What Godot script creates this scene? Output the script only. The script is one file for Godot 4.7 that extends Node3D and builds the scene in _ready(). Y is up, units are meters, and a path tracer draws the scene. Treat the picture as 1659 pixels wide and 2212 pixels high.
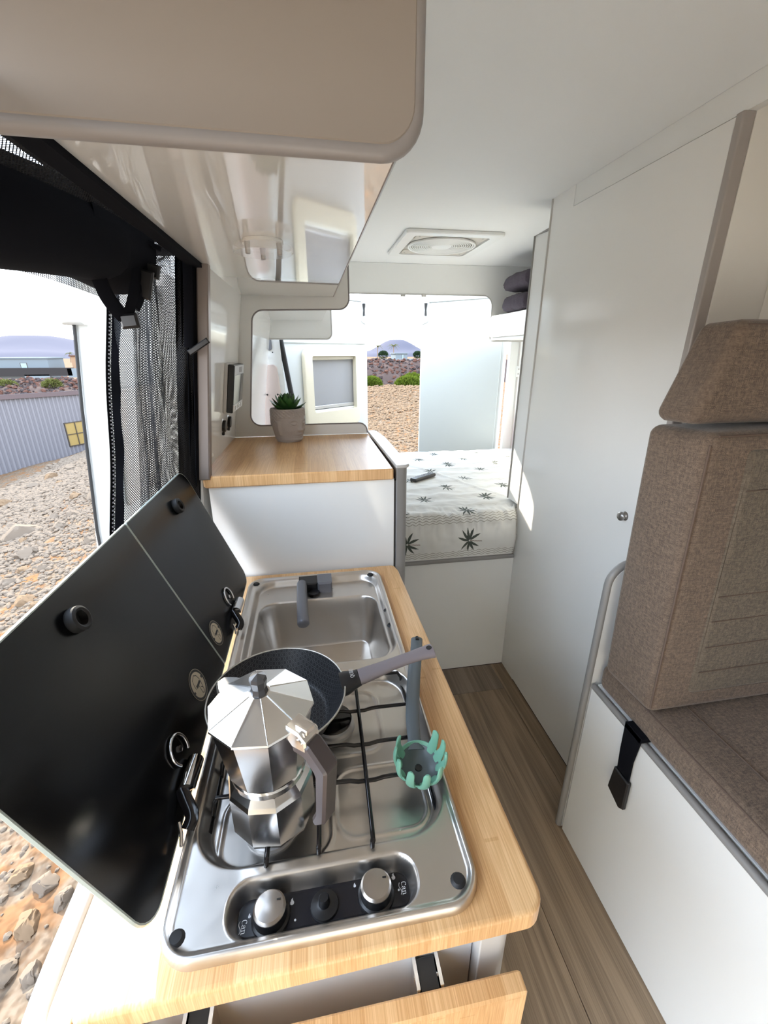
extends Node3D
# A camper van interior seen from its kitchen, looking towards the rear doors. x points to the driver side, y up, -z to the rear.

class MB:
	# collects triangles of one closed or open shape; mesh() gives it outward faces and normals with creases
	var v := PackedVector3Array()
	var u := PackedVector2Array()
	func tri(a: Vector3, b: Vector3, c: Vector3, ua := Vector2.ZERO, ub := Vector2.ZERO, uc := Vector2.ZERO) -> void:
		v.append(a); v.append(b); v.append(c)
		u.append(ua); u.append(ub); u.append(uc)
	func quad(a: Vector3, b: Vector3, c: Vector3, d: Vector3, ua := Vector2.ZERO, ub := Vector2.ZERO, uc := Vector2.ZERO, ud := Vector2.ZERO) -> void:
		tri(a, b, c, ua, ub, uc)
		tri(a, c, d, ua, uc, ud)
	func move(t: Transform3D, from := 0) -> void:
		for i in range(from, v.size()):
			v[i] = t * v[i]
	func mesh(crease := 35.0, closed := true) -> ArrayMesh:
		var n := v.size() / 3
		if closed:
			var vol := 0.0
			var o := v[0]
			for i in n:
				vol += (v[i * 3] - o).dot((v[i * 3 + 1] - o).cross(v[i * 3 + 2] - o))
			if vol > 0.0:
				for i in n:
					var t := v[i * 3 + 1]
					v[i * 3 + 1] = v[i * 3 + 2]
					v[i * 3 + 2] = t
					var s := u[i * 3 + 1]
					u[i * 3 + 1] = u[i * 3 + 2]
					u[i * 3 + 2] = s
		var fn := PackedVector3Array()
		fn.resize(n)
		var at := {}
		for i in n:
			var w := (v[i * 3 + 2] - v[i * 3]).cross(v[i * 3 + 1] - v[i * 3])
			fn[i] = w
			if w.length_squared() < 1e-20:
				continue
			for k in 3:
				var key := Vector3i((v[i * 3 + k] * 20000.0).round())
				if at.has(key):
					at[key].append(i)
				else:
					at[key] = [i]
		var cosc := cos(deg_to_rad(crease))
		var nn := PackedVector3Array()
		nn.resize(n * 3)
		for i in n:
			var f := fn[i]
			var fl := f.normalized()
			for k in 3:
				var s := Vector3.ZERO
				var key := Vector3i((v[i * 3 + k] * 20000.0).round())
				if at.has(key):
					for j in at[key]:
						var g: Vector3 = fn[j]
						if g.normalized().dot(fl) > cosc:
							s += g
				nn[i * 3 + k] = (s if s.length_squared() > 1e-22 else Vector3.UP).normalized()
		var arr := []
		arr.resize(Mesh.ARRAY_MAX)
		arr[Mesh.ARRAY_VERTEX] = v
		arr[Mesh.ARRAY_NORMAL] = nn
		arr[Mesh.ARRAY_TEX_UV] = u
		var m := ArrayMesh.new()
		m.add_surface_from_arrays(Mesh.PRIMITIVE_TRIANGLES, arr)
		return m

# ---------- shapes ----------
func arc_poly(pts: Array, radii: Array, n := 6) -> PackedVector2Array:
	# polygon whose corners are rounded by the radii
	var out := PackedVector2Array()
	var c := pts.size()
	for i in c:
		var b: Vector2 = pts[i]
		var r: float = radii[i] if i < radii.size() else radii[radii.size() - 1]
		if r <= 0.0:
			out.append(b)
			continue
		var d1: Vector2 = (pts[(i - 1 + c) % c] - b).normalized()
		var d2: Vector2 = (pts[(i + 1) % c] - b).normalized()
		var half := acos(clampf(d1.dot(d2), -1, 1)) / 2.0
		var t := r / tan(half)
		var o := b + (d1 + d2).normalized() * (r / sin(half))
		var a0 := (b + d1 * t - o).angle()
		var a1 := (b + d2 * t - o).angle()
		var da := wrapf(a1 - a0, -PI, PI)
		for k in n + 1:
			out.append(o + Vector2.from_angle(a0 + da * k / n) * r)
	return out

func rrect(x0: float, y0: float, x1: float, y1: float, r: float, n := 6) -> PackedVector2Array:
	return arc_poly([Vector2(x0, y0), Vector2(x1, y0), Vector2(x1, y1), Vector2(x0, y1)], [r], n)

func inset(p: PackedVector2Array, by: float) -> PackedVector2Array:
	var out := PackedVector2Array()
	var c := p.size()
	var s := 0.0
	for i in c:
		s += p[i].cross(p[(i + 1) % c])
	var sg := 1.0 if s > 0 else -1.0
	for i in c:
		var e1 := (p[i] - p[(i - 1 + c) % c]).normalized()
		var e2 := (p[(i + 1) % c] - p[i]).normalized()
		var n1 := Vector2(-e1.y, e1.x) * sg
		var n2 := Vector2(-e2.y, e2.x) * sg
		var m := (n1 + n2).normalized()
		var k := maxf(m.dot(n1), 0.3)
		out.append(p[i] + m * by / k)
	return out

func prism(mb: MB, p: PackedVector2Array, d0: float, d1: float, bevel := 0.0, xf := Transform3D.IDENTITY) -> void:
	# polygon in local xy drawn out along local z; bevel chamfers both rims
	var from := mb.v.size()
	var rings := []
	if bevel > 0.0:
		var q := inset(p, bevel)
		rings = [[q, d0], [p, d0 + bevel], [p, d1 - bevel], [q, d1]]
	else:
		rings = [[p, d0], [p, d1]]
	var c := p.size()
	for r in rings.size() - 1:
		var a: PackedVector2Array = rings[r][0]
		var b: PackedVector2Array = rings[r + 1][0]
		var za: float = rings[r][1]
		var zb: float = rings[r + 1][1]
		for i in c:
			var j := (i + 1) % c
			mb.quad(Vector3(a[i].x, a[i].y, za), Vector3(a[j].x, a[j].y, za), Vector3(b[j].x, b[j].y, zb), Vector3(b[i].x, b[i].y, zb))
	var cap := PackedVector2Array()
	for q in rings[0][0]:
		if cap.is_empty() or cap[cap.size() - 1].distance_to(q) > 1e-5:
			cap.append(q)
	if cap[0].distance_to(cap[cap.size() - 1]) < 1e-5:
		cap.remove_at(cap.size() - 1)
	var idx := Geometry2D.triangulate_polygon(cap)
	if idx.is_empty():
		print("cap not filled: ", cap)
	var cw := 0.0
	for i in c:
		cw += p[i].cross(p[(i + 1) % c])
	for i in range(0, idx.size(), 3):
		var a := cap[idx[i]]
		var b := cap[idx[i + 1]]
		var d := cap[idx[i + 2]]
		if (b - a).cross(d - a) * cw < 0.0:
			var t := b
			b = d
			d = t
		mb.tri(Vector3(a.x, a.y, d0), Vector3(d.x, d.y, d0), Vector3(b.x, b.y, d0))
		mb.tri(Vector3(a.x, a.y, d1), Vector3(b.x, b.y, d1), Vector3(d.x, d.y, d1))
	mb.move(xf, from)

const YZ := Transform3D(Vector3(0, 0, 1), Vector3(0, 1, 0), Vector3(1, 0, 0), Vector3.ZERO)   # local (z, y) drawn out along x
const XZ := Transform3D(Vector3(1, 0, 0), Vector3(0, 0, 1), Vector3(0, 1, 0), Vector3.ZERO)   # local (x, z) drawn out along y

func bx(mb: MB, lo: Vector3, hi: Vector3, bevel := 0.0, xf := Transform3D.IDENTITY) -> void:
	prism(mb, PackedVector2Array([Vector2(lo.x, lo.y), Vector2(hi.x, lo.y), Vector2(hi.x, hi.y), Vector2(lo.x, hi.y)]), lo.z, hi.z, bevel, xf)

func box_mesh(lo: Vector3, hi: Vector3, bevel := 0.0) -> ArrayMesh:
	var mb := MB.new()
	bx(mb, lo, hi, bevel)
	return mb.mesh(20.0)

func soft_box(lo: Vector3, hi: Vector3, r: float, n := 4) -> ArrayMesh:
	# a box with round edges, as upholstery has them
	var mb := MB.new()
	soft(mb, lo, hi, r, n)
	return mb.mesh(60.0)

func soft(mb: MB, lo: Vector3, hi: Vector3, r: float, n := 4, bulge := 0.0) -> void:
	var c := (lo + hi) / 2.0
	var h := (hi - lo) / 2.0
	var m := n * 2 + 6
	for ax in 3:
		for sg in [-1.0, 1.0]:
			var u1 := (ax + 1) % 3
			var u2 := (ax + 2) % 3
			var g := []
			for i in m + 1:
				var row := PackedVector3Array()
				for j in m + 1:
					var p := Vector3.ZERO
					p[ax] = sg * h[ax]
					p[u1] = edge_at(i, m, n, h[u1], r)
					p[u2] = edge_at(j, m, n, h[u2], r)
					var core := Vector3(clampf(p.x, -h.x + r, h.x - r), clampf(p.y, -h.y + r, h.y - r), clampf(p.z, -h.z + r, h.z - r))
					var d := p - core
					p = core + d.normalized() * r
					if bulge != 0.0:
						var k := (1.0 - pow(absf(p[u1] / h[u1]), 2.0)) * (1.0 - pow(absf(p[u2] / h[u2]), 2.0))
						p[ax] += sg * bulge * k
					row.append(c + p)
				g.append(row)
			for i in m:
				for j in m:
					if sg > 0:
						mb.quad(g[i][j], g[i + 1][j], g[i + 1][j + 1], g[i][j + 1])
					else:
						mb.quad(g[i][j], g[i][j + 1], g[i + 1][j + 1], g[i + 1][j])

func edge_at(i: int, m: int, n: int, h: float, r: float) -> float:
	if i <= n:
		return -h + r - r * tan((1.0 - float(i) / n) * PI / 4.0)
	if i >= m - n:
		return h - r + r * tan((1.0 - float(m - i) / n) * PI / 4.0)
	return lerpf(-h + r, h - r, float(i - n) / (m - 2 * n))

func lathe(mb: MB, prof: Array, n := 24, xf := Transform3D.IDENTITY, facet := false) -> void:
	# profile of Vector2(radius, height) turned round local y
	var from := mb.v.size()
	for k in prof.size() - 1:
		var a: Vector2 = prof[k]
		var b: Vector2 = prof[k + 1]
		for i in n:
			var t0 := TAU * i / n
			var t1 := TAU * (i + 1) / n
			var p0 := Vector3(cos(t0), 0, sin(t0))
			var p1 := Vector3(cos(t1), 0, sin(t1))
			var A := p0 * a.x + Vector3.UP * a.y
			var B := p1 * a.x + Vector3.UP * a.y
			var C := p1 * b.x + Vector3.UP * b.y
			var D := p0 * b.x + Vector3.UP * b.y
			if a.x > 1e-6:
				mb.tri(A, B, C)
			if b.x > 1e-6:
				mb.tri(A, C, D)
	mb.move(xf, from)

func lathe_mesh(prof: Array, n := 24, crease := 40.0, xf := Transform3D.IDENTITY) -> ArrayMesh:
	var mb := MB.new()
	lathe(mb, prof, n, xf)
	return mb.mesh(crease)

func tube(mb: MB, pts: Array, r, n := 8, loop := false, squash := 1.0, up0 := Vector3.ZERO) -> void:
	# a round bar along the points; r is a number or one per point
	var c := pts.size()
	var frames := []
	var up := up0
	for i in c:
		var prev: Vector3 = pts[(i - 1 + c) % c] if (loop or i > 0) else pts[i]
		var next: Vector3 = pts[(i + 1) % c] if (loop or i < c - 1) else pts[i]
		var t := (next - prev).normalized()
		if up == Vector3.ZERO:
			up = Vector3.UP if absf(t.y) < 0.9 else Vector3.RIGHT
		up = (up - t * up.dot(t)).normalized()
		frames.append([up, t.cross(up).normalized()])
	var rings := []
	for i in c:
		var ring := PackedVector3Array()
		var rr: float = r[i] if r is Array else r
		for k in n:
			var a := TAU * k / n
			ring.append(pts[i] + (frames[i][0] * cos(a) * squash + frames[i][1] * sin(a)) * rr)
		rings.append(ring)
	for i in (c if loop else c - 1):
		var a: PackedVector3Array = rings[i]
		var b: PackedVector3Array = rings[(i + 1) % c]
		for k in n:
			var l := (k + 1) % n
			mb.quad(a[k], a[l], b[l], b[k])
	if not loop:
		for k in n:
			var l := (k + 1) % n
			mb.tri(pts[0], rings[0][l], rings[0][k])
			mb.tri(pts[c - 1], rings[c - 1][k], rings[c - 1][l])

func tube_mesh(pts: Array, r, n := 8, loop := false, squash := 1.0, up0 := Vector3.ZERO) -> ArrayMesh:
	var mb := MB.new()
	tube(mb, pts, r, n, loop, squash, up0)
	return mb.mesh(50.0)

func smooth_path(pts: Array, per := 6, loop := false) -> Array:
	var out := []
	var c := pts.size()
	var last := c if loop else c - 1
	for i in last:
		var p0: Vector3 = pts[(i - 1 + c) % c] if (loop or i > 0) else pts[i] * 2.0 - pts[i + 1]
		var p1: Vector3 = pts[i]
		var p2: Vector3 = pts[(i + 1) % c]
		var p3: Vector3 = pts[(i + 2) % c] if (loop or i + 2 < c) else p2 * 2.0 - p1
		for k in per:
			out.append(p1.cubic_interpolate(p2, p0, p3, float(k) / per))
	if not loop:
		out.append(pts[c - 1])
	return out

func path3(p: PackedVector2Array, axis: int, at: float) -> Array:
	var out := []
	for q in p:
		out.append(Vector3(at, q.y, q.x) if axis == 0 else (Vector3(q.x, at, q.y) if axis == 1 else Vector3(q.x, q.y, at)))
	return out

func surf(fn: Callable, nu: int, nv: int, uvs := Vector2.ONE, uvo := Vector2.ZERO) -> ArrayMesh:
	# a smooth sheet fn(u, v), u and v from 0 to 1
	var vs := PackedVector3Array()
	var us := PackedVector2Array()
	var ns := PackedVector3Array()
	var ix := PackedInt32Array()
	vs.resize((nu + 1) * (nv + 1))
	us.resize(vs.size())
	ns.resize(vs.size())
	for i in nu + 1:
		for j in nv + 1:
			vs[i * (nv + 1) + j] = fn.call(float(i) / nu, float(j) / nv)
			us[i * (nv + 1) + j] = uvo + Vector2(float(i) / nu, float(j) / nv) * uvs
	for i in nu:
		for j in nv:
			var a := i * (nv + 1) + j
			var b := a + nv + 1
			var f := (vs[b + 1] - vs[a]).cross(vs[a + 1] - vs[b])
			ns[a] += f; ns[b] += f; ns[a + 1] += f; ns[b + 1] += f
			ix.append_array([a, a + 1, b + 1, a, b + 1, b])
	for i in ns.size():
		ns[i] = ns[i].normalized() if ns[i].length_squared() > 0.0 else Vector3.UP
	# clockwise front: flip the index order so that faces and normals agree
	for i in range(0, ix.size(), 3):
		var p := (vs[ix[i + 2]] - vs[ix[i]]).cross(vs[ix[i + 1]] - vs[ix[i]])
		if p.dot(ns[ix[i]]) < 0.0:
			var t := ix[i + 1]
			ix[i + 1] = ix[i + 2]
			ix[i + 2] = t
	var arr := []
	arr.resize(Mesh.ARRAY_MAX)
	arr[Mesh.ARRAY_VERTEX] = vs
	arr[Mesh.ARRAY_NORMAL] = ns
	arr[Mesh.ARRAY_TEX_UV] = us
	arr[Mesh.ARRAY_INDEX] = ix
	var m := ArrayMesh.new()
	m.add_surface_from_arrays(Mesh.PRIMITIVE_TRIANGLES, arr)
	return m

func text_mesh(s: String, size: float, depth := 0.0004, face := "Droid Sans", italic := false) -> TextMesh:
	var t := TextMesh.new()
	var f := SystemFont.new()
	f.font_names = PackedStringArray([face])
	f.font_italic = italic
	t.font = f
	t.text = s
	t.font_size = 32
	t.pixel_size = size / 32.0
	t.depth = depth
	t.curve_step = 2.0
	return t

# ---------- nodes ----------
var taken := {}
func numbered(called: String) -> String:
	var k: int = taken.get(called, 0)
	taken[called] = k + 1
	return called if k == 0 else "%s_%03d" % [called, k]

func tag(o: Node, label: String, category: String, group := "") -> void:
	o.set_meta("label", label)
	o.set_meta("category", category)
	if group:
		o.set_meta("group", group)

func thing(called: String, label: String, category: String, at := Vector3.ZERO, group := "") -> Node3D:
	var o := Node3D.new()
	o.name = numbered(called)
	add_child(o)
	o.position = at
	tag(o, label, category, group)
	return o

func one(called: String, mesh: Mesh, m: Material, label: String, category: String, group := "") -> MeshInstance3D:
	var o := MeshInstance3D.new()
	o.name = numbered(called)
	o.mesh = mesh
	o.material_override = m
	add_child(o)
	tag(o, label, category, group)
	return o

func part(parent: Node3D, called: String, mesh: Mesh, m: Material, label := "", world := true) -> MeshInstance3D:
	# world: the mesh is given in world places and its thing is not turned
	var o := MeshInstance3D.new()
	o.name = called
	o.mesh = mesh
	o.material_override = m
	parent.add_child(o, true)
	if world:
		var p: Node3D = parent
		var off := Vector3.ZERO
		while p != self:
			off += p.position
			p = p.get_parent()
		o.position = -off
	if label:
		o.set_meta("label", label)
	return o

func struct(called: String, mesh: Mesh, m: Material) -> MeshInstance3D:
	var o := MeshInstance3D.new()
	o.name = numbered(called)
	o.mesh = mesh
	o.material_override = m
	o.set_meta("kind", "structure")
	add_child(o)
	return o

func struct_root(called: String) -> Node3D:
	var o := Node3D.new()
	o.name = numbered(called)
	o.set_meta("kind", "structure")
	add_child(o)
	return o

# ---------- materials ----------
var M := {}
var rng := RandomNumberGenerator.new()

func mat(c: Color, rough := 0.5, metal := 0.0, spec := 0.5) -> StandardMaterial3D:
	var m := StandardMaterial3D.new()
	m.albedo_color = c
	m.roughness = rough
	m.metallic = metal
	m.metallic_specular = spec
	return m

func rgb(r: int, g: int, b: int) -> Color:
	return Color(r / 255.0, g / 255.0, b / 255.0)

func noise(freq: float, sd: int, oct := 3) -> FastNoiseLite:
	var n := FastNoiseLite.new()
	n.seed = sd
	n.frequency = freq
	n.fractal_octaves = oct
	return n

func paint(w: int, h: int, fn: Callable) -> ImageTexture:
	var im := Image.create_empty(w, h, false, Image.FORMAT_RGB8)
	for y in h:
		for x in w:
			im.set_pixel(x, y, fn.call(x, y))
	return ImageTexture.create_from_image(im)

func grey_tex(freq: float, sd: int, size := 512, lo := 0.0, hi := 1.0, oct := 4) -> ImageTexture:
	var im := noise(freq, sd, oct).get_seamless_image(size, size)
	im.convert(Image.FORMAT_L8)
	if lo != 0.0 or hi != 1.0:
		var d := im.get_data()
		for i in d.size():
			d[i] = int(lerpf(lo, hi, d[i] / 255.0) * 255.0)
		im = Image.create_from_data(size, size, false, Image.FORMAT_L8, d)
	return ImageTexture.create_from_image(im)

func wood_tex(strip: int, base: Color, dark: Color, vary: float, fibre: float, knots: bool, sd: int, w := 512, h := 512) -> ImageTexture:
	# grain runs along the texture's v; strip is the width of one lamella in pixels, 0 for a whole plank
	var nf := noise(0.35, sd, 2)
	var nc := noise(0.02, sd + 1, 3)
	var r := RandomNumberGenerator.new()
	r.seed = sd
	var tone := []
	var nodes := []
	for i in 64:
		tone.append(r.randf_range(-1, 1))
		nodes.append(r.randi_range(0, h * 2))
	return paint(w, h, func(x: int, y: int) -> Color:
		var ax := TAU * x / w
		var f := nf.get_noise_3d(cos(ax) * w / TAU, sin(ax) * w / TAU, sin(TAU * y / h) * 3.0 + 3.0 * cos(TAU * y / h))
		var wob := nc.get_noise_3d(cos(ax) * w / TAU, sin(ax) * w / TAU, sin(TAU * y / h) * h / 50.0)
		var t: float = 0.35 + fibre * f
		if strip > 0:
			var k := x / strip
			t += vary * tone[k % 64]
			if knots and absi(y - nodes[k % 64]) < 4:
				t += 0.28
			if x % strip == 0:
				t += 0.10
		else:
			t += vary * wob + 0.5 * vary * sin((x + wob * 60.0) * TAU / 64.0)
		return base.lerp(dark, clampf(t, 0.0, 1.0)))

func wood_mat(tex: Texture2D, scale: Vector3, rough: float) -> StandardMaterial3D:
	var m := mat(Color.WHITE, rough)
	m.albedo_texture = tex
	m.uv1_triplanar = true
	m.uv1_world_triplanar = true
	m.uv1_scale = scale
	m.uv1_triplanar_sharpness = 8.0
	return m

func make_materials() -> void:
	M.white_gloss = mat(rgb(242, 242, 239), 0.10)
	M.white_mirror = mat(rgb(238, 236, 232), 0.05)
	M.white_mirror.clearcoat_enabled = true
	M.white_mirror.clearcoat = 1.0
	M.white_mirror.clearcoat_roughness = 0.03
	M.white_satin = mat(rgb(241, 242, 240), 0.35)
	M.ceiling = mat(rgb(246, 247, 246), 0.6)
	M.cream = mat(rgb(236, 231, 222), 0.5)
	M.cream_wall = mat(rgb(238, 235, 228), 0.4)
	M.beige_panel = mat(rgb(152, 141, 131), 0.4)
	M.grey_trim = mat(rgb(146, 144, 142), 0.35)
	M.light_trim = mat(rgb(200, 198, 195), 0.3)
	M.alu = mat(rgb(190, 188, 186), 0.35, 0.6)
	M.silver = mat(rgb(208, 208, 210), 0.3, 0.9)
	M.body_white = mat(rgb(240, 243, 243), 0.25)
	M.door_white_dimmed = mat(rgb(202, 206, 206), 0.3)  # body white greyed, dimmer light on the doors put into the colour
	M.slide_white_dimmed = M.door_white_dimmed  # the same greyed white for the sliding door
	M.door_board_dimmed = mat(rgb(190, 196, 195), 0.4)  # lining greyed as well, standing in for weaker daylight
	M.black_plastic = mat(rgb(26, 26, 28), 0.35)
	M.black_rubber = mat(rgb(30, 30, 31), 0.6)
	M.black_cloth = mat(rgb(19, 20, 25), 0.9, 0.0, 0.2)
	M.glass_black = mat(rgb(6, 6, 7), 0.25, 0.0, 0.36)
	M.enamel = mat(rgb(20, 18, 20), 0.15)
	M.chrome = mat(rgb(225, 225, 226), 0.06, 1.0)
	M.grey_plastic = mat(rgb(120, 120, 124), 0.4)
	M.tap_grey = mat(rgb(118, 118, 124), 0.35, 0.3)
	M.handle_grey = mat(rgb(128, 118, 120), 0.45)
	M.spoon_grey = mat(rgb(92, 100, 104), 0.4)
	M.mint = mat(rgb(122, 178, 155), 0.4)
	M.steel = mat(rgb(214, 209, 203), 0.36, 1.0)
	M.steel.roughness_texture = grey_tex(0.02, 5, 256, 0.75, 1.0)
	M.steel.uv1_triplanar = true
	M.steel.uv1_scale = Vector3(6, 6, 6)
	M.moka = mat(rgb(228, 228, 228), 0.16, 1.0)
	M.moka_lid = mat(rgb(232, 232, 231), 0.24, 1.0)
	M.concrete = mat(rgb(176, 168, 162), 0.9)
	M.concrete.heightmap_enabled = true
	M.concrete.heightmap_texture = grey_tex(0.05, 8, 256)
	M.concrete.heightmap_scale = 0.05
	M.concrete.uv1_triplanar = true
	M.concrete.uv1_scale = Vector3(12, 12, 12)
	M.leaf = mat(rgb(56, 104, 48), 0.4)
	M.leaf_dark = mat(rgb(44, 84, 42), 0.4)
	M.soil = mat(rgb(60, 46, 36), 0.95)
	var bam := wood_tex(32, Color(0.94, 0.775, 0.57), Color(0.77, 0.56, 0.345), 0.16, 0.5, true, 11, 512, 1024)
	M.bamboo = wood_mat(bam, Vector3(3.4, 3.4, 1.6), 0.32)
	M.bamboo_shelf = wood_mat(bam, Vector3(3.4, 3.4, 1.6), 0.30)
	var fl := wood_tex(0, Color(0.66, 0.59, 0.51), Color(0.45, 0.395, 0.335), 0.40, 0.42, false, 23, 512, 1024)
	M.plank = []
	for k in 3:
		var c: Color = [Color(1, 1, 1), Color(0.93, 0.93, 0.95), Color(1.0, 0.97, 0.93)][k]
		var m := mat(c, 0.45)
		m.albedo_texture = fl
		M.plank.append(m)
	# brown woven cloth of the seats
	var wn := noise(0.05, 31, 3)
	var hs := RandomNumberGenerator.new()
	hs.seed = 4
	var cell := PackedFloat32Array()
	cell.resize(128 * 128)
	for i in cell.size():
		cell[i] = hs.randf()
	var weave := paint(512, 512, func(x: int, y: int) -> Color:
		var a := x / 4
		var b := y / 4
		var over := (a + b) % 2 == 0
		var k: float = cell[(b * 128 + a / (6 if over else 1)) % cell.size()] if over else cell[(b / 6 * 128 + a + 900) % cell.size()]
		var t := 0.5 + 0.45 * (k - 0.5) + 0.25 * wn.get_noise_2d(x, y)
		return Color(0.29, 0.245, 0.21).lerp(Color(0.59, 0.51, 0.44), clampf(t, 0, 1)))
	var wh := paint(256, 256, func(x: int, y: int) -> Color:
		var a := (x / 4 + y / 4) % 2
		var d := Vector2(x % 4 - 1.5, y % 4 - 1.5).length() / 2.2
		var k := clampf((0.9 if a == 0 else 0.55) * (1.0 - 0.5 * d), 0, 1)
		return Color(k, k, k))
	M.seat = mat(Color.WHITE, 0.9)
	M.seat.albedo_texture = weave
	M.seat.heightmap_enabled = true
	M.seat.heightmap_texture = wh
	M.seat.heightmap_scale = 0.06
	M.seat.uv1_triplanar = true
	M.seat.uv1_scale = Vector3(4.0, 4.0, 4.0)
	M.seat.rim_enabled = true
	M.seat.rim = 0.4
	M.seat_panel = M.seat.duplicate()
	M.seat_panel.albedo_color = Color(0.93, 0.97, 0.97)
	# mosquito net
	var net := Image.create_empty(64, 64, false, Image.FORMAT_RGBA8)
	for y in 64:
		for x in 64:
			var a := absf(fposmod(x + y, 32) - 16.0)
			var b := absf(fposmod(x - y, 32) - 16.0)
			var line := minf(a, b) < 6.2
			net.set_pixel(x, y, Color(0.09, 0.09, 0.10, 1.0 if line else 0.0))
	M.net = mat(Color.WHITE, 0.7)
	M.net.albedo_texture = ImageTexture.create_from_image(net)
	M.net.transparency = BaseMaterial3D.TRANSPARENCY_ALPHA
	M.net.cull_mode = BaseMaterial3D.CULL_DISABLED
	M.net_fine = M.net.duplicate()
	# outdoors
	var g1 := noise(0.012, 41, 4)
	var g2 := noise(0.09, 42, 3)
	var g3 := noise(0.02, 43, 3)
	M.ground = mat(Color.WHITE, 0.95, 0.0, 0.05)
	M.ground.albedo_texture = paint(1024, 1024, func(x: int, y: int) -> Color:
		var a := g1.get_noise_2d(x, y)
		var b := g2.get_noise_2d(x, y)
		var c := Color(0.365, 0.308, 0.255).lerp(Color(0.43, 0.383, 0.332), clampf(0.5 + b * 1.6, 0, 1))
		c = c.lerp(Color(0.445, 0.305, 0.195), clampf((a - 0.05) * 3.0, 0, 0.8))
		return c.darkened(clampf(-g3.get_noise_2d(x * 3.0, y * 3.0) * 0.5, 0, 0.3)))
	M.ground.uv1_triplanar = true
	M.ground.uv1_world_triplanar = true
	M.ground.uv1_scale = Vector3(0.22, 0.22, 0.22)
	M.ground.heightmap_enabled = true
	M.ground.heightmap_texture = grey_tex(0.03, 44, 512)
	M.ground.heightmap_scale = 4.0
	M.stone = mat(rgb(102, 91, 80), 0.95, 0.0, 0.05)
	M.stone_warm = mat(rgb(106, 88, 70), 0.95, 0.0, 0.05)
	M.lava = mat(rgb(72, 61, 57), 0.95, 0.0, 0.05)
	M.lava_dark = mat(rgb(58, 51, 50), 0.95, 0.0, 0.05)
	M.lava_red = mat(rgb(80, 57, 49), 0.95, 0.0, 0.05)
	M.bush = mat(rgb(68, 80, 28), 0.8, 0.0, 0.05)
	M.bush.backlight_enabled = true
	M.bush.backlight = rgb(50, 58, 14)
	M.palm_leaf = mat(rgb(82, 84, 46), 0.7, 0.0, 0.05)
	M.tree_leaf = mat(rgb(44, 58, 40), 0.8, 0.0, 0.05)
	M.trunk = mat(rgb(110, 92, 74), 0.9, 0.0, 0.05)
	M.house = mat(rgb(102, 109, 113), 0.8, 0.0, 0.05)
	M.house_tan = mat(rgb(130, 106, 86), 0.8, 0.0, 0.05)
	M.wall_dark = mat(rgb(48, 46, 46), 0.9, 0.0, 0.05)
	M.mountain = mat(rgb(77, 76, 84), 0.95, 0.0, 0.05)  # bluish grey tint, distance haze put into the colour
	M.sheet_metal = mat(rgb(100, 98, 102), 0.5)
	M.roof_edge = mat(rgb(72, 58, 58), 0.6)
	M.yellow_pane = mat(rgb(128, 108, 62), 0.4)
	M.frame_dark = mat(rgb(54, 46, 36), 0.5)

# ---------- the scene ----------
func _ready() -> void:
	rng.seed = 7
	var cam := Camera3D.new()
	cam.name = "camera"
	add_child(cam)
	cam.position = Vector3(0, 1.46, 0)
	cam.rotation_degrees = Vector3(-20.5287, -9.4192, -0.1155)
	cam.fov = 100.368
	cam.near = 0.02
	cam.far = 6000.0
	cam.current = true
	var we := WorldEnvironment.new()
	we.name = "sky_and_air"
	var env := Environment.new()
	env.background_mode = Environment.BG_SKY
	var sky := Sky.new()
	var sm := ProceduralSkyMaterial.new()
	sm.sky_top_color = Color(0.84, 0.91, 1.0)
	sm.sky_horizon_color = Color(1.0, 0.995, 0.98)
	sm.sky_curve = 0.12
	sm.ground_bottom_color = Color(0.45, 0.40, 0.35)
	sm.ground_horizon_color = Color(0.75, 0.72, 0.68)
	sm.sun_angle_max = 10.0
	sky.sky_material = sm
	env.sky = sky
	env.background_energy_multiplier = 6.2
	env.tonemap_mode = Environment.TONE_MAPPER_LINEAR
	env.tonemap_exposure = 1.36
	env.sdfgi_enabled = true
	env.ssao_enabled = true
	env.ssil_enabled = true
	we.environment = env
	add_child(we)
	var sun := DirectionalLight3D.new()
	sun.name = "sun"
	add_child(sun)
	sun.look_at_from_position(Vector3.ZERO, Vector3(0.53, -0.66, 1.0), Vector3.UP)
	sun.light_energy = 3.6
	sun.light_color = Color(1.0, 0.96, 0.88)
	sun.light_angular_distance = 0.5
	sun.shadow_enabled = true
	make_materials()
	build_shell()
	build_overhead()
	build_tall_cabinet()
	build_kitchen()
	build_hob()
	build_bed()
	build_wardrobe()
	build_bench()
	build_rear_doors()
	build_door_side()
	build_outdoors()
	build_cookware()
	build_small_things()

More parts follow.
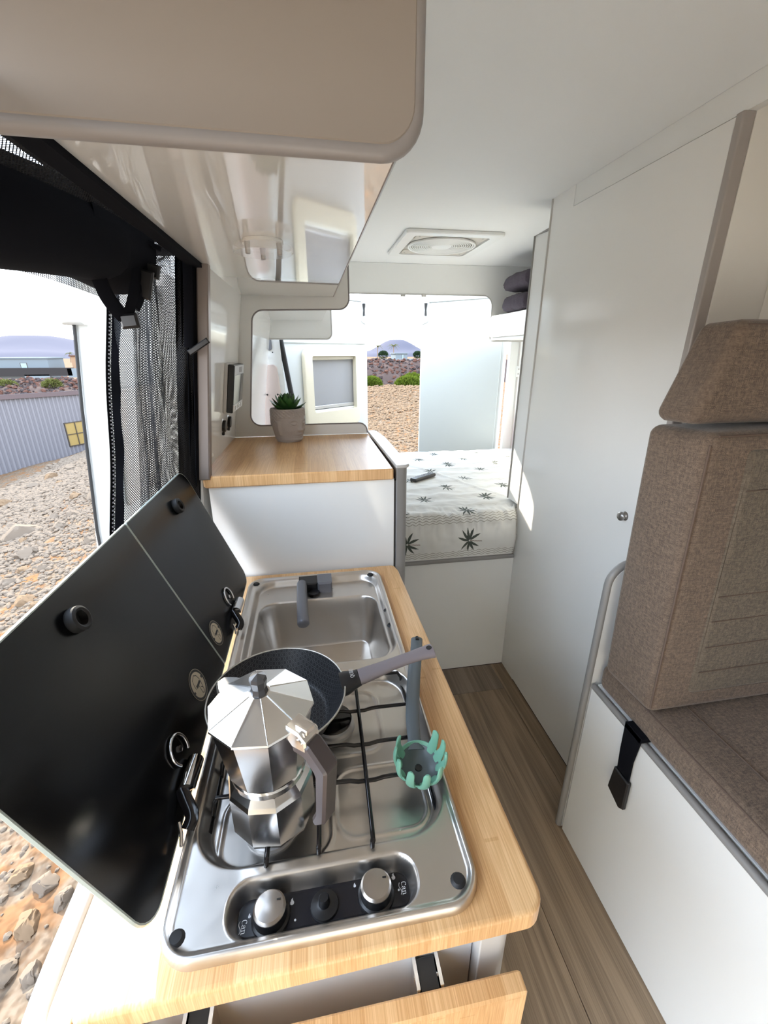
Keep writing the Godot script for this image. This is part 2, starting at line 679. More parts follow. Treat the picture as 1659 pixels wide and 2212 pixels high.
# ---------- the room ----------
func build_shell() -> void:
	# floor of vinyl planks on a board
	var fl := struct("floor", box_mesh(Vector3(-0.5, -0.06, -2.9), Vector3(1.5, -0.005, 0.95)), mat(rgb(60, 52, 46), 0.9))
	var k := 0
	var rows := []
	var xs := [-0.445, -0.195, 0.055, 0.305, 0.555, 0.805]
	for i in xs.size() - 1:
		var z0: float = -1.455
		var cuts := [z0]
		var z: float = z0 + [0.9, 1.25, 0.7, 1.05, 1.4][i]
		while z < 0.75:
			cuts.append(z)
			z += 1.22
		cuts.append(0.85)
		for j in cuts.size() - 1:
			rows.append([xs[i], xs[i + 1], cuts[j], cuts[j + 1]])
		rows.append([xs[i], xs[i + 1], -1.62, z0])
	rows.append([0.805, 0.868, -1.62, -0.4])
	rows.append([0.805, 1.055, -0.4, 0.85])
	rows.append([1.055, 1.305, -0.3, 0.85])
	for r in rows:
		var mb := MB.new()
		bx(mb, Vector3(r[0] + 0.0007, r[2] + 0.0007, -0.006), Vector3(r[1] - 0.0007, r[3] - 0.0007, 0.0), 0.001, XZ)
		var off := Vector2(rng.randf(), rng.randf())
		for i in mb.v.size():
			var p := mb.v[i]
			mb.u[i] = off + Vector2((p.x - r[0]) * 1.9, p.z * 0.55)
		part(fl, "plank", mb.mesh(20.0), M.plank[k % 3])
		k += 1
	# ceiling lining
	struct("ceiling", box_mesh(Vector3(-0.5, 1.955, -2.86), Vector3(1.5, 1.99, 0.95)), M.ceiling)
	# left wall: glossy lining behind the shelf, leaning inwards towards the roof
	var wl := struct_root("wall_left")
	var mb := MB.new()
	prism(mb, PackedVector2Array([Vector2(-0.285, 1.16), Vector2(-0.208, 1.638), Vector2(-0.175, 1.955), Vector2(-0.205, 1.955), Vector2(-0.235, 1.638), Vector2(-0.315, 1.16), Vector2(-0.42, 0.0), Vector2(-0.39, 0.0)]), -2.84, -1.112)
	part(wl, "lining", mb.mesh(), M.white_gloss)
	mb = MB.new()
	prism(mb, PackedVector2Array([Vector2(-0.262, 1.16), Vector2(-0.200, 1.64), Vector2(-0.224, 1.64), Vector2(-0.290, 1.16)]), -1.116, -1.088, 0.003)
	part(wl, "edge_trim", mb.mesh(), mat(rgb(132, 121, 115), 0.4))
	part(wl, "door_header", box_mesh(Vector3(-0.47, 1.79, -1.14), Vector3(-0.40, 1.956, 0.46)), M.black_cloth)
	part(wl, "pillar", box_mesh(Vector3(-0.50, 0.0, 0.45), Vector3(-0.42, 1.956, 0.93)), M.cream)
	for s in [[-0.252, 1.21, -1.155], [-0.231, 1.52, -1.55], [-0.226, 1.545, -1.60], [-0.268, 1.225, -1.60]]:
		var sc := MB.new()
		lathe(sc, [Vector2(0, 0.003), Vector2(0.005, 0.003), Vector2(0.007, 0.0), Vector2(0.0, -0.002)], 12, Transform3D(Basis(Vector3.FORWARD, PI / 2), Vector3(s[0] - 0.012, s[1], s[2])))
		part(wl, "screw_cap", sc.mesh(), M.white_satin)
	# right wall
	var wr := struct_root("wall_right")
	part(wr, "lining", box_mesh(Vector3(1.45, 0.0, -2.84), Vector3(1.5, 1.956, 0.93)), M.cream_wall)
	# unseen curtain added to keep cab light out and bounce daylight back
	var wf := struct_root("wall_front_added")
	part(wf, "added_cab_curtain", surf(func(u: float, v: float) -> Vector3: return Vector3(lerpf(-0.46, 1.46, u), lerpf(-0.005, 1.957, v), 0.86 + 0.03 * sin(u * 60.0)), 120, 2), mat(rgb(236, 234, 229), 0.9))
	part(wf, "lining", box_mesh(Vector3(-0.5, -0.06, 0.92), Vector3(1.5, 1.99, 0.97)), M.cream)  # closing board added out of view, against light from the cab
	# rear wall: header board with its hanging ends over the door opening
	var wb := struct_root("wall_rear")
	var outline := arc_poly([Vector2(-0.2, 1.955), Vector2(1.45, 1.955), Vector2(1.45, 1.525), Vector2(1.165, 1.525), Vector2(1.165, 1.79), Vector2(0.15, 1.79), Vector2(0.15, 1.535), Vector2(-0.235, 1.535)], [0, 0, 0, 0.03, 0.06, 0.06, 0.035, 0], 6)
	mb = MB.new()
	prism(mb, outline, -2.852, -2.834, 0.002)
	part(wb, "header_board", mb.mesh(), M.white_satin)
	var edge := arc_poly([Vector2(1.445, 1.525), Vector2(1.165, 1.525), Vector2(1.165, 1.79), Vector2(0.15, 1.79), Vector2(0.15, 1.535), Vector2(-0.23, 1.535)], [0, 0.03, 0.06, 0.06, 0.035, 0], 6)
	part(wb, "edge_trim", tube_mesh(path3(edge, 2, -2.834), 0.004, 6), M.light_trim)
	for s in [[0.59, 1.786], [0.72, 1.785]]:
		part(wb, "clip", box_mesh(Vector3(s[0] - 0.015, s[1] - 0.008, -2.845), Vector3(s[0] + 0.015, s[1] + 0.004, -2.83), 0.002), M.light_trim)
	# body metal beside the rear doors
	mb = MB.new()
	prism(mb, arc_poly([Vector2(-0.40, -0.1), Vector2(-0.10, -0.1), Vector2(-0.155, 1.2), Vector2(-0.185, 1.9), Vector2(-0.36, 1.9)], [0], 1), -2.93, -2.875)
	part(wb, "door_pillar", mb.mesh(), M.body_white)
	mb = MB.new()
	prism(mb, arc_poly([Vector2(-0.36, 0.75), Vector2(-0.15, 0.75), Vector2(-0.197, 1.39), Vector2(-0.30, 1.39)], [0.03], 5), -2.876, -2.868, 0.003)
	part(wb, "pillar_inset", mb.mesh(), mat(rgb(222, 206, 200), 0.6))
	mb = MB.new()
	prism(mb, arc_poly([Vector2(-0.33, 1.47), Vector2(-0.215, 1.47), Vector2(-0.22, 1.62), Vector2(-0.32, 1.62)], [0.02], 4), -2.876, -2.87, 0.002)
	part(wb, "grey_inset", mb.mesh(), mat(rgb(120, 122, 128), 0.6))  # flat darker grey inset with rounded corners
	part(wb, "door_seal", tube_mesh([Vector3(-0.06, 0.7, -2.90), Vector3(-0.115, 1.15, -2.90), Vector3(-0.165, 1.55, -2.90), Vector3(-0.20, 1.85, -2.90)], 0.016, 8), M.black_rubber)
	for s in [[-0.25, 1.43, 0.006], [-0.25, 1.445, 0.003], [-0.27, 1.21, 0.006], [-0.205, 1.21, 0.006], [-0.215, 1.46, 0.004]]:
		part(wb, "pillar_hole", lathe_mesh([Vector2(0, 0.003), Vector2(s[2], 0.003), Vector2(s[2], 0)], 10, 40, Transform3D(Basis(Vector3.RIGHT, PI / 2), Vector3(s[0], s[1], -2.868))), M.black_rubber)
	mb = MB.new()
	prism(mb, PackedVector2Array([Vector2(1.345, -0.1), Vector2(1.46, -0.1), Vector2(1.46, 1.9), Vector2(1.33, 1.9)]), -2.90, -2.865)
	part(wb, "door_pillar", mb.mesh(), M.body_white)
	part(wb, "door_seal", tube_mesh([Vector3(1.405, 0.7, -2.862), Vector3(1.39, 1.85, -2.862)], 0.006, 8), M.light_trim)
	var plate := part(wb, "hinge_plate", box_mesh(Vector3(1.385, 1.30, -2.864), Vector3(1.435, 1.37, -2.855), 0.003), M.body_white)
	for s in [[1.40, 1.32], [1.42, 1.32], [1.40, 1.35], [1.42, 1.35]]:
		part(plate, "bolt", lathe_mesh([Vector2(0, 0.003), Vector2(0.005, 0.003), Vector2(0.006, 0)], 8, 40, Transform3D(Basis(Vector3.RIGHT, PI / 2), Vector3(s[0], s[1], -2.855))), M.alu)

# ---------- overhead cabinets ----------
func build_overhead() -> void:
	for i in 2:
		var z0: float = [-1.632, -2.832][i]
		var z1: float = [-0.47, -1.66][i]
		var c := thing("overhead_cabinet", ["white overhead cabinet with mirror glossy underside above the sink", "white overhead cabinet along the wall behind the cut-out divider panel"][i], "cabinet", Vector3(-0.06, 1.638, (z0 + z1) / 2))
		part(c, "bottom_panel", box_mesh(Vector3(-0.212, 1.638, z0), Vector3(0.095, 1.654, z1), 0.001), M.white_mirror, "glossy white underside")
		part(c, "front_panel", box_mesh(Vector3(0.082, 1.655, z0), Vector3(0.098, 1.952, z1)), M.white_gloss)
		part(c, "back_panel", box_mesh(Vector3(-0.205, 1.655, z0), Vector3(-0.19, 1.952, z1)), M.white_satin)
		if i == 0:
			var mb := MB.new()
			var o := arc_poly([Vector2(-0.40, 1.952), Vector2(-0.40, 1.632), Vector2(0.104, 1.628), Vector2(0.104, 1.952)], [0, 0, 0.03, 0], 8)
			prism(mb, o, -0.468, -0.452, 0.002)
			part(c, "end_panel", mb.mesh(), M.beige_panel, "beige end panel with rounded lower corner")
			var e := arc_poly([Vector2(-0.40, 1.630), Vector2(0.104, 1.626), Vector2(0.104, 1.952)], [0, 0.03, 0], 8)
			part(c, "edge_trim", tube_mesh(path3(e, 2, -0.461), 0.0085, 10), mat(rgb(150, 144, 141), 0.35))
			part(c, "edge_trim", tube_mesh([Vector3(0.096, 1.640, -0.475), Vector3(0.096, 1.640, -1.63)], 0.0028, 6), mat(rgb(150, 142, 136), 0.4))
	# black fabric rail where the net and the curtain hang, along the cabinet
	var mb := MB.new()
	bx(mb, Vector3(-0.236, 1.630, -1.10), Vector3(-0.213, 1.66, -0.475), 0.003)
	one("curtain_rail", mb.mesh(), M.black_cloth, "black fabric curtain rail along the overhead cabinet edge", "rail")
	# round lamp
	var l := thing("puck_light", "clear round puck light under the overhead cabinet", "lamp", Vector3(-0.065, 1.638, -0.862))
	var glass := mat(Color(0.93, 0.93, 0.92, 0.28), 0.08)
	glass.transparency = BaseMaterial3D.TRANSPARENCY_ALPHA
	part(l, "base", lathe_mesh([Vector2(0, -0.0002), Vector2(0.034, -0.0002), Vector2(0.034, -0.006), Vector2(0, -0.006)], 28), M.white_gloss, "", false)
	part(l, "lens", lathe_mesh([Vector2(0.048, -0.008), Vector2(0.050, -0.011), Vector2(0.050, -0.018), Vector2(0.048, -0.020), Vector2(0, -0.020)], 36), glass, "clear acrylic disc", false)
	for a in [0.4, 2.5, 4.6]:
		part(l, "screw", lathe_mesh([Vector2(0, -0.0245), Vector2(0.004, -0.0235), Vector2(0.005, -0.0055), Vector2(0, -0.005)], 10, 40, Transform3D(Basis(), Vector3(cos(a) * 0.03, 0, sin(a) * 0.03))), M.alu, "", false)

# ---------- divider, shelf and tall cabinet beside the bed ----------
func build_tall_cabinet() -> void:
	var d := thing("divider_panel", "white cut-out divider panel standing on the bamboo shelf", "panel", Vector3(0, 1.168, -1.645))
	var p := [Vector2(-0.284, 1.168), Vector2(0.207, 1.168), Vector2(0.202, 1.207), Vector2(-0.224, 1.207), Vector2(-0.178, 1.594), Vector2(0.150, 1.600), Vector2(0.150, 1.952), Vector2(-0.186, 1.952)]
	var r := [0.0, 0.004, 0.03, 0.035, 0.04, 0.035, 0.0, 0.0]
	var mb := MB.new()
	prism(mb, arc_poly(p, r, 7), -1.656, -1.636, 0.0015)
	part(d, "board", mb.mesh(), M.white_satin)
	var e := arc_poly([Vector2(0.207, 1.170), Vector2(0.202, 1.207), Vector2(-0.224, 1.207), Vector2(-0.178, 1.594), Vector2(0.150, 1.600), Vector2(0.150, 1.950)], [0, 0.03, 0.035, 0.04, 0.035, 0], 7)
	part(d, "edge_trim", tube_mesh(path3(e, 2, -1.637), 0.0028, 6), mat(rgb(140, 134, 134), 0.4), "thin grey edge trim")
	# cabinet body
	var c := thing("tall_cabinet", "tall white cabinet with grey corner profile between sink and bed", "cabinet", Vector3(0, 0, -1.37))
	mb = MB.new()
	prism(mb, arc_poly([Vector2(-0.288, 0.0), Vector2(0.212, 0.0), Vector2(0.212, 1.136), Vector2(-0.272, 1.136)], [0], 1), -1.63, -1.105, 0.001)
	part(c, "body", mb.mesh(), M.white_gloss)
	mb = MB.new()
	prism(mb, arc_poly([Vector2(0.217, -1.64), Vector2(0.25, -1.64), Vector2(0.25, -1.106), Vector2(0.217, -1.100)], [0.004, 0.012, 0.02, 0.003], 6), 0.0, 1.166, 0.0, XZ)
	part(c, "corner_profile", mb.mesh(), M.grey_trim, "grey corner profile")
	mb = MB.new()
	prism(mb, arc_poly([Vector2(0.209, -1.655), Vector2(0.243, -1.655), Vector2(0.256, -1.50), Vector2(0.254, -1.10), Vector2(0.215, -1.096)], [0.002, 0.015, 0.1, 0.016, 0.003], 6), 1.166, 1.175, 0.002, XZ)
	part(c, "profile_cap", mb.mesh(), M.light_trim, "light grey cap strip")
	part(c, "plinth_gap", box_mesh(Vector3(0.2115, 0.0, -1.62), Vector3(0.2175, 1.13, -1.108)), M.black_plastic)
	var t := one("bamboo_shelf", null, M.bamboo_shelf, "bamboo shelf top on the tall white cabinet", "shelf")
	mb = MB.new()
	prism(mb, arc_poly([Vector2(-0.300, -1.634), Vector2(0.2085, -1.634), Vector2(0.2085, -1.094), Vector2(-0.283, -1.094)], [0.004, 0.004, 0.005, 0.014], 5), 1.1365, 1.167, 0.003, XZ)
	t.mesh = mb.mesh(25.0)

# ---------- kitchen unit ----------
func build_kitchen() -> void:
	var c := thing("kitchen_cabinet", "low white kitchen cabinet under the bamboo worktop", "cabinet", Vector3(0, 0, -0.7))
	part(c, "front_panel", box_mesh(Vector3(-0.235, 0.0, -0.318), Vector3(0.165, 0.845, -0.300), 0.001), M.white_satin)
	part(c, "side_panel", box_mesh(Vector3(0.185, 0.0, -1.10), Vector3(0.203, 0.845, -0.300), 0.001), M.white_gloss)
	part(c, "back_panel", box_mesh(Vector3(-0.255, 0.0, -1.10), Vector3(-0.237, 0.845, -0.275), 0.001), M.white_satin)
	var mb := MB.new()
	prism(mb, arc_poly([Vector2(0.166, -0.32), Vector2(0.184, -0.32), Vector2(0.207, -0.303), Vector2(0.207, -0.282), Vector2(0.166, -0.282)], [0, 0, 0.003, 0.016, 0.002], 5), 0.0, 0.846, 0.0, XZ)
	part(c, "corner_post", mb.mesh(), M.light_trim)
	mb = MB.new()
	prism(mb, arc_poly([Vector2(-0.282, -1.09), Vector2(-0.2565, -1.09), Vector2(-0.2565, -0.228), Vector2(-0.282, -0.228)], [0.002, 0.002, 0.004, 0.018], 6), 0.60, 0.872, 0.001, XZ)
	part(c, "back_board", mb.mesh(), mat(rgb(206, 180, 154), 0.5), "beige board behind the worktop")
	var pts := smooth_path([Vector3(-0.294, 0.866, -1.08), Vector3(-0.296, 0.866, -0.70), Vector3(-0.295, 0.866, -0.38), Vector3(-0.293, 0.866, -0.275), Vector3(-0.284, 0.866, -0.240), Vector3(-0.262, 0.862, -0.215), Vector3(-0.22, 0.855, -0.205)], 6)
	part(c, "corner_trim", tube_mesh(pts, 0.0125, 12), mat(rgb(214, 220, 226), 0.3), "pale aluminium edge trim")
	# worktop with the opening for hob and sink
	var w := one("worktop", null, M.bamboo, "bamboo worktop around the steel hob and sink", "worktop")
	var outer := arc_poly([Vector2(-0.2555, -0.2475), Vector2(0.2275, -0.255), Vector2(0.2165, -1.06), Vector2(0.209, -1.0925), Vector2(-0.2555, -1.0925)], [0.008, 0.024, 0.08, 0.015, 0.007], 7)
	var hole := rrect(-0.180, -1.043, 0.149, -0.2785, 0.03, 5)
	w.mesh = ring_slab(outer, hole, 0.848, 0.880, 0.005)
	# bamboo flap hinged in front
	var f := thing("folding_table", "bamboo folding table board hanging in front of the worktop", "table", Vector3(0, 0.42, -0.25))
	mb = MB.new()
	prism(mb, rrect(-0.235, 0.40, 0.212, 0.752, 0.004, 2), -0.263, -0.241, 0.0025)
	part(f, "board", mb.mesh(25.0), M.bamboo)
	for x in [0.10, -0.17]:
		var h := part(f, "hinge", box_mesh(Vector3(x - 0.011, 0.66, -0.298), Vector3(x + 0.011, 0.742, -0.2645), 0.002), M.black_plastic, "black hinge bracket")
		for s in [-1, 1]:
			part(h, "hinge_plate", box_mesh(Vector3(x + s * 0.0145 - 0.0022, 0.655, -0.299), Vector3(x + s * 0.0145 + 0.0022, 0.746, -0.266), 0.0008), M.chrome)
		part(h, "pivot_pin", tube_mesh([Vector3(x - 0.017, 0.735, -0.281), Vector3(x + 0.017, 0.735, -0.281)], 0.0035, 8), M.chrome)

func ring_slab(outer: PackedVector2Array, hole: PackedVector2Array, y0: float, y1: float, bevel: float) -> ArrayMesh:
	# a slab in the xz plane with an opening; the outer rim is rounded off
	var mb := MB.new()
	var c := outer.size()
	var prof := []
	for k in 5:
		var a := PI / 2 * k / 4.0
		prof.append([bevel * (1.0 - sin(a)), y1 - bevel * (1.0 - cos(a))])
	prof.append([0.0, y0 + bevel])
	prof.append([bevel, y0])
	prof[0] = [bevel, y1]
	var rings := []
	for q in prof:
		rings.append([inset(outer, q[0]), q[1]])
	for r in rings.size() - 1:
		for i in c:
			var j := (i + 1) % c
			var a: PackedVector2Array = rings[r][0]
			var b: PackedVector2Array = rings[r + 1][0]
			mb.quad(Vector3(a[i].x, rings[r][1], a[i].y), Vector3(a[j].x, rings[r][1], a[j].y), Vector3(b[j].x, rings[r + 1][1], b[j].y), Vector3(b[i].x, rings[r + 1][1], b[i].y))
	for i in hole.size():
		var j := (i + 1) % hole.size()
		mb.quad(Vector3(hole[i].x, y1, hole[i].y), Vector3(hole[i].x, y0, hole[i].y), Vector3(hole[j].x, y0, hole[j].y), Vector3(hole[j].x, y1, hole[j].y))
	# both faces: the opening is joined to the rim by a slit and the whole outline cut into triangles
	var o: PackedVector2Array = rings[0][0]
	var bi := 0
	var bk := 0
	for i in c:
		for k in hole.size():
			if o[i].distance_squared_to(hole[k]) < o[bi].distance_squared_to(hole[bk]):
				bi = i
				bk = k
	var so := 0.0
	for i in c:
		so += o[i].cross(o[(i + 1) % c])
	var sh := 0.0
	for k in hole.size():
		sh += hole[k].cross(hole[(k + 1) % hole.size()])
	var turn := -1 if so * sh > 0.0 else 1
	var all := PackedVector2Array()
	for i in c + 1:
		all.append(o[(bi + i) % c])
	for k in hole.size() + 1:
		all.append(hole[posmod(bk + turn * k, hole.size())])
	var idx := Geometry2D.triangulate_polygon(all)
	if idx.is_empty():
		print("ring not filled")
	for i in range(0, idx.size(), 3):
		mb_face(mb, all[idx[i]], all[idx[i + 1]], all[idx[i + 2]], y0, false)
		mb_face(mb, all[idx[i]], all[idx[i + 1]], all[idx[i + 2]], y1, true)
	return mb.mesh(30.0)

func mb_face(mb: MB, a: Vector2, b: Vector2, c: Vector2, y: float, up: bool) -> void:
	if ((b - a).cross(c - a) > 0.0) == up:
		mb.tri(Vector3(a.x, y, a.y), Vector3(c.x, y, c.y), Vector3(b.x, y, b.y))
	else:
		mb.tri(Vector3(a.x, y, a.y), Vector3(b.x, y, b.y), Vector3(c.x, y, c.y))

# ---------- hob and sink ----------
func sdr(x: float, z: float, x0: float, z0: float, x1: float, z1: float, r: float) -> float:
	var q := Vector2(absf(x - (x0 + x1) / 2), absf(z - (z0 + z1) / 2)) - Vector2((x1 - x0) / 2 - r, (z1 - z0) / 2 - r)
	return Vector2(maxf(q.x, 0), maxf(q.y, 0)).length() + minf(maxf(q.x, q.y), 0) - r

func hob_height(x: float, z: float) -> float:
	var d := -sdr(x, z, -0.192, -1.055, 0.161, -0.267, 0.042)
	var y := 0.887
	if d < 0.006:
		y = lerpf(0.8795, 0.8925, sqrt(maxf(0.0, 1.0 - pow(1.0 - maxf(d, 0.0) / 0.006, 2))))
	elif d < 0.013:
		y = lerpf(0.8925, 0.887, smoothstep(0.006, 0.013, d))
	y -= 0.024 * smoothstep(0.0, -0.016, sdr(x, z, -0.176, -0.668, 0.150, -0.349, 0.062))
	y -= 0.026 * smoothstep(0.0, -0.013, sdr(x, z, -0.126, -0.338, 0.091, -0.2795, 0.026))
	y -= 0.016 * smoothstep(0.0, -0.010, sdr(x, z, -0.170, -1.041, 0.148, -0.690, 0.050))
	y -= 0.125 * smoothstep(0.0, -0.026, sdr(x, z, -0.156, -0.958, 0.136, -0.702, 0.045))
	for s in [[-0.150, -0.46, -0.005, -0.36, 0.03], [-0.045, -0.63, 0.085, -0.50, 0.03], [0.0, -0.475, 0.128, -0.375, 0.03]]:
		var e := absf(sdr(x, z, s[0], s[1], s[2], s[3], s[4]))
		y += 0.0016 * (1.0 - smoothstep(0.0, 0.004, e))
	return y

func build_hob() -> void:
	var h := thing("hob_sink_unit", "stainless steel hob and sink unit with raised black glass lids", "hob", Vector3(-0.015, 0.88, -0.66))
	part(h, "steel_top", surf(func(u: float, v: float) -> Vector3:
		# the outline follows the rounded corners
		var x := lerpf(-0.192, 0.161, u)
		var z := lerpf(-0.267, -1.055, v)
		var d := sdr(x, z, -0.192, -1.055, 0.161, -0.267, 0.042)
		if d > 0.0:
			var c := Vector2(clampf(x, -0.150, 0.119), clampf(z, -1.013, -0.309))
			var q := c + (Vector2(x, z) - c).normalized() * 0.042
			x = q.x
			z = q.y
		return Vector3(x, hob_height(x, z), z), 176, 394), M.steel)
	for s in [[-0.172, -0.293], [0.135, -0.295], [-0.171, -1.03], [0.132, -1.03], [0.148, -0.80], [0.150, -0.86]]:
		part(h, "rubber_bumper", lathe_mesh([Vector2(0, 0.004), Vector2(0.006, 0.0035), Vector2(0.009, 0.0), Vector2(0, -0.001)], 16, 40, Transform3D(Basis(), Vector3(s[0], 0.887 if absf(s[0]) < 0.14 or s[0] < 0 else 0.882, s[1]))), M.black_rubber)
	# control panel with its print
	var mb := MB.new()
	prism(mb, rrect(-0.116, -0.3285, 0.081, -0.2925, 0.012, 5), 0.8605, 0.8645, 0.001, XZ)
	var cp := part(h, "control_panel", mb.mesh(), mat(rgb(24, 25, 32), 0.25), "black control strip")
	var ink := mat(rgb(225, 225, 228), 0.5)
	var flame := PackedVector2Array([Vector2(0, 0), Vector2(0.0016, 0.0008), Vector2(0.002, 0.0022), Vector2(0.0008, 0.0042), Vector2(0.0006, 0.006), Vector2(-0.001, 0.0045), Vector2(-0.0004, 0.003), Vector2(-0.0018, 0.0026), Vector2(-0.0016, 0.0008)])
	for s in [[-0.056, -0.3165, 1.2], [-0.103, -0.312, 0.8], [0.017, -0.322, 0.8], [0.064, -0.322, 1.2]]:
		mb = MB.new()
		var q := PackedVector2Array()
		for w in flame:
			q.append(Vector2(s[0] + w.x * s[2], s[1] - w.y * s[2] + 0.002))
		prism(mb, q, 0.8645, 0.8648, 0.0, XZ)
		part(cp, "flame_mark", mb.mesh(), ink)
	for s in [[-0.052, -0.300], [0.068, -0.309]]:
		part(cp, "dot_mark", lathe_mesh([Vector2(0, 0.0003), Vector2(0.0012, 0.0003), Vector2(0.0012, 0)], 10, 40, Transform3D(Basis(), Vector3(s[0], 0.8645, s[1]))), ink)
	for s in [[-0.108, -0.303, -1.0], [0.0745, -0.310, -1.0]]:
		var t := part(cp, "lettering", text_mesh("Can", 0.0075, 0.0003, "Droid Serif", true), ink, "", false)
		t.transform = Transform3D(Basis(Vector3.UP, -PI / 2) * Basis(Vector3.RIGHT, -PI / 2), Vector3(s[0], 0.8648, s[1]))
		var bow := []
		for k in 9:
			bow.append(Vector3(s[0] - 0.0045 - 0.0012 * sin(k * PI / 4.0), 0.8646, s[1] - 0.006 + k * 0.0015))
		part(cp, "swoosh_mark", tube_mesh(bow, 0.0004, 4), ink)
	for s in [[-0.079, -0.3075], [0.041, -0.3090]]:
		var at := Vector3(s[0], 0.8645, s[1])
		var k := part(h, "knob", lathe_mesh([Vector2(0.0215, 0.0), Vector2(0.021, 0.003), Vector2(0.0185, 0.0045), Vector2(0.0178, 0.016), Vector2(0.0168, 0.0185), Vector2(0, 0.0185)], 32, 35, Transform3D(Basis(), at)), M.black_plastic, "black knob with silver top")
		part(k, "knob_cap", lathe_mesh([Vector2(0.0178, 0.0155), Vector2(0.0178, 0.0175), Vector2(0.0155, 0.0205), Vector2(0.008, 0.0218), Vector2(0, 0.022)], 32, 35, Transform3D(Basis(), at)), mat(rgb(188, 182, 176), 0.3, 1.0))
		part(k, "pointer", box_mesh(at + Vector3(0.008, 0.0205, -0.005), at + Vector3(0.0125, 0.0222, -0.0035), 0.0003), M.black_plastic)
	part(h, "igniter_button", lathe_mesh([Vector2(0.016, 0.0), Vector2(0.0155, 0.003), Vector2(0.009, 0.004), Vector2(0.0065, 0.005), Vector2(0.006, 0.014), Vector2(0.005, 0.016), Vector2(0, 0.016)], 24, 35, Transform3D(Basis(), Vector3(-0.019, 0.8645, -0.308))), M.black_plastic)
	# wire pan support
	mb = MB.new()
	var yt := 0.897
	for b in [[0.047, -0.345, -0.640], [-0.019, -0.349, -0.640], [-0.081, -0.345, -0.640]]:
		tube(mb, smooth_path([Vector3(b[0] - 0.005, 0.866, b[1]), Vector3(b[0] - 0.005, 0.880, b[1] - 0.001), Vector3(b[0] - 0.004, yt - 0.003, b[1] - 0.006), Vector3(b[0] - 0.003, yt, b[1] - 0.016), Vector3(b[0], yt, -0.50), Vector3(b[0] + 0.002, yt, b[2])], 4), 0.0031, 8)
	for z in [-0.433, -0.493, -0.560, -0.638]:
		var pts := []
		for k in 25:
			var x := lerpf(-0.158, 0.130, k / 24.0)
			var dip := 0.004 * (smoothstep(0.012, 0.028, absf(x - 0.047)) * smoothstep(0.012, 0.028, absf(x + 0.081)))
			pts.append(Vector3(x, yt - 0.006 + dip, z + 0.004 * (x / 0.14)))
		pts.push_front(Vector3(-0.163, 0.884, z - 0.006))
		pts.push_front(Vector3(-0.165, 0.866, z + 0.002))
		pts.append(Vector3(0.136, 0.884, z + 0.004))
		pts.append(Vector3(0.138, 0.866, z + 0.002))
		tube(mb, pts, 0.0030, 8)
	tube(mb, [Vector3(0.137, 0.868, -0.38), Vector3(0.139, 0.868, -0.50), Vector3(0.137, 0.868, -0.645)], 0.003, 8)
	tube(mb, [Vector3(-0.165, 0.868, -0.41), Vector3(-0.166, 0.868, -0.50), Vector3(-0.165, 0.868, -0.645)], 0.003, 8)
	part(h, "pan_support", mb.mesh(50.0), M.enamel, "black wire pan support")
	for s in [[0.005, -0.560], [-0.085, -0.410]]:
		var at := Vector3(s[0], 0.862, s[1])
		var bu := part(h, "burner", lathe_mesh([Vector2(0.036, 0.0), Vector2(0.035, 0.006), Vector2(0.031, 0.008), Vector2(0.029, 0.014), Vector2(0.024, 0.014), Vector2(0, 0.012)], 32, 35, Transform3D(Basis(), at)), M.alu)
		part(bu, "burner_cap", lathe_mesh([Vector2(0.031, 0.0145), Vector2(0.0315, 0.019), Vector2(0.028, 0.0215), Vector2(0, 0.0225)], 32, 35, Transform3D(Basis(), at)), M.enamel)
	# tap lying in the sink
	mb = MB.new()
	bx(mb, Vector3(-0.060, 0.866, -1.037), Vector3(-0.012, 0.897, -0.992), 0.003)
	var tp := part(h, "tap", mb.mesh(), M.black_plastic, "folded black and grey tap")
	part(tp, "tap_lever", box_mesh(Vector3(-0.0115, 0.862, -1.037), Vector3(0.026, 0.900, -0.985), 0.004), M.tap_grey)
	part(tp, "spout", tube_mesh(smooth_path([Vector3(-0.052, 0.893, -1.0), Vector3(-0.051, 0.893, -0.96), Vector3(-0.049, 0.888, -0.88), Vector3(-0.0475, 0.882, -0.845), Vector3(-0.047, 0.880, -0.836)], 3), [0.0128, 0.0128, 0.0128, 0.0128, 0.013, 0.0132, 0.0132, 0.0134, 0.0134, 0.0136, 0.0136, 0.011, 0.006], 16), M.tap_grey)
	part(tp, "spout_collar", lathe_mesh([Vector2(0.015, 0.0), Vector2(0.015, 0.012), Vector2(0, 0.013)], 18, 35, Transform3D(Basis(), Vector3(-0.022, 0.866, -0.982))), M.black_plastic)
	part(h, "drain", lathe_mesh([Vector2(0.024, 0.0), Vector2(0.023, 0.002), Vector2(0.012, 0.0012), Vector2(0, 0.001)], 24, 35, Transform3D(Basis(), Vector3(-0.01, 0.7465, -0.83))), M.chrome)
	# glass lids, folded up against the open side door
	var st := sticker_tex()
	for i in 2:
		var len: float = [0.4145, 0.338][i]
		var z0: float = [-0.296, -0.7155][i]
		var lid := MeshInstance3D.new()
		lid.name = "glass_lid"
		mb = MB.new()
		prism(mb, arc_poly([Vector2(0, 0), Vector2(len, 0), Vector2(len, 0.322), Vector2(0, 0.322)], [[0.03, 0.003, 0.003, 0.035], [0.003, 0.03, 0.03, 0.003]][i], 6), -0.0025, 0.0025, 0.0006)
		lid.mesh = mb.mesh(25.0)
		lid.material_override = M.glass_black
		h.add_child(lid, true)
		var ey := Vector3(-0.366, 0.9306, 0).normalized()
		lid.transform = Transform3D(Basis(Vector3(0, 0, -1), ey, Vector3(0, 0, -1).cross(ey)), Vector3(-0.197, 0.895, z0) - h.position)
		lid.set_meta("label", ["large black glass lid over the hob", "small black glass lid over the sink"][i])
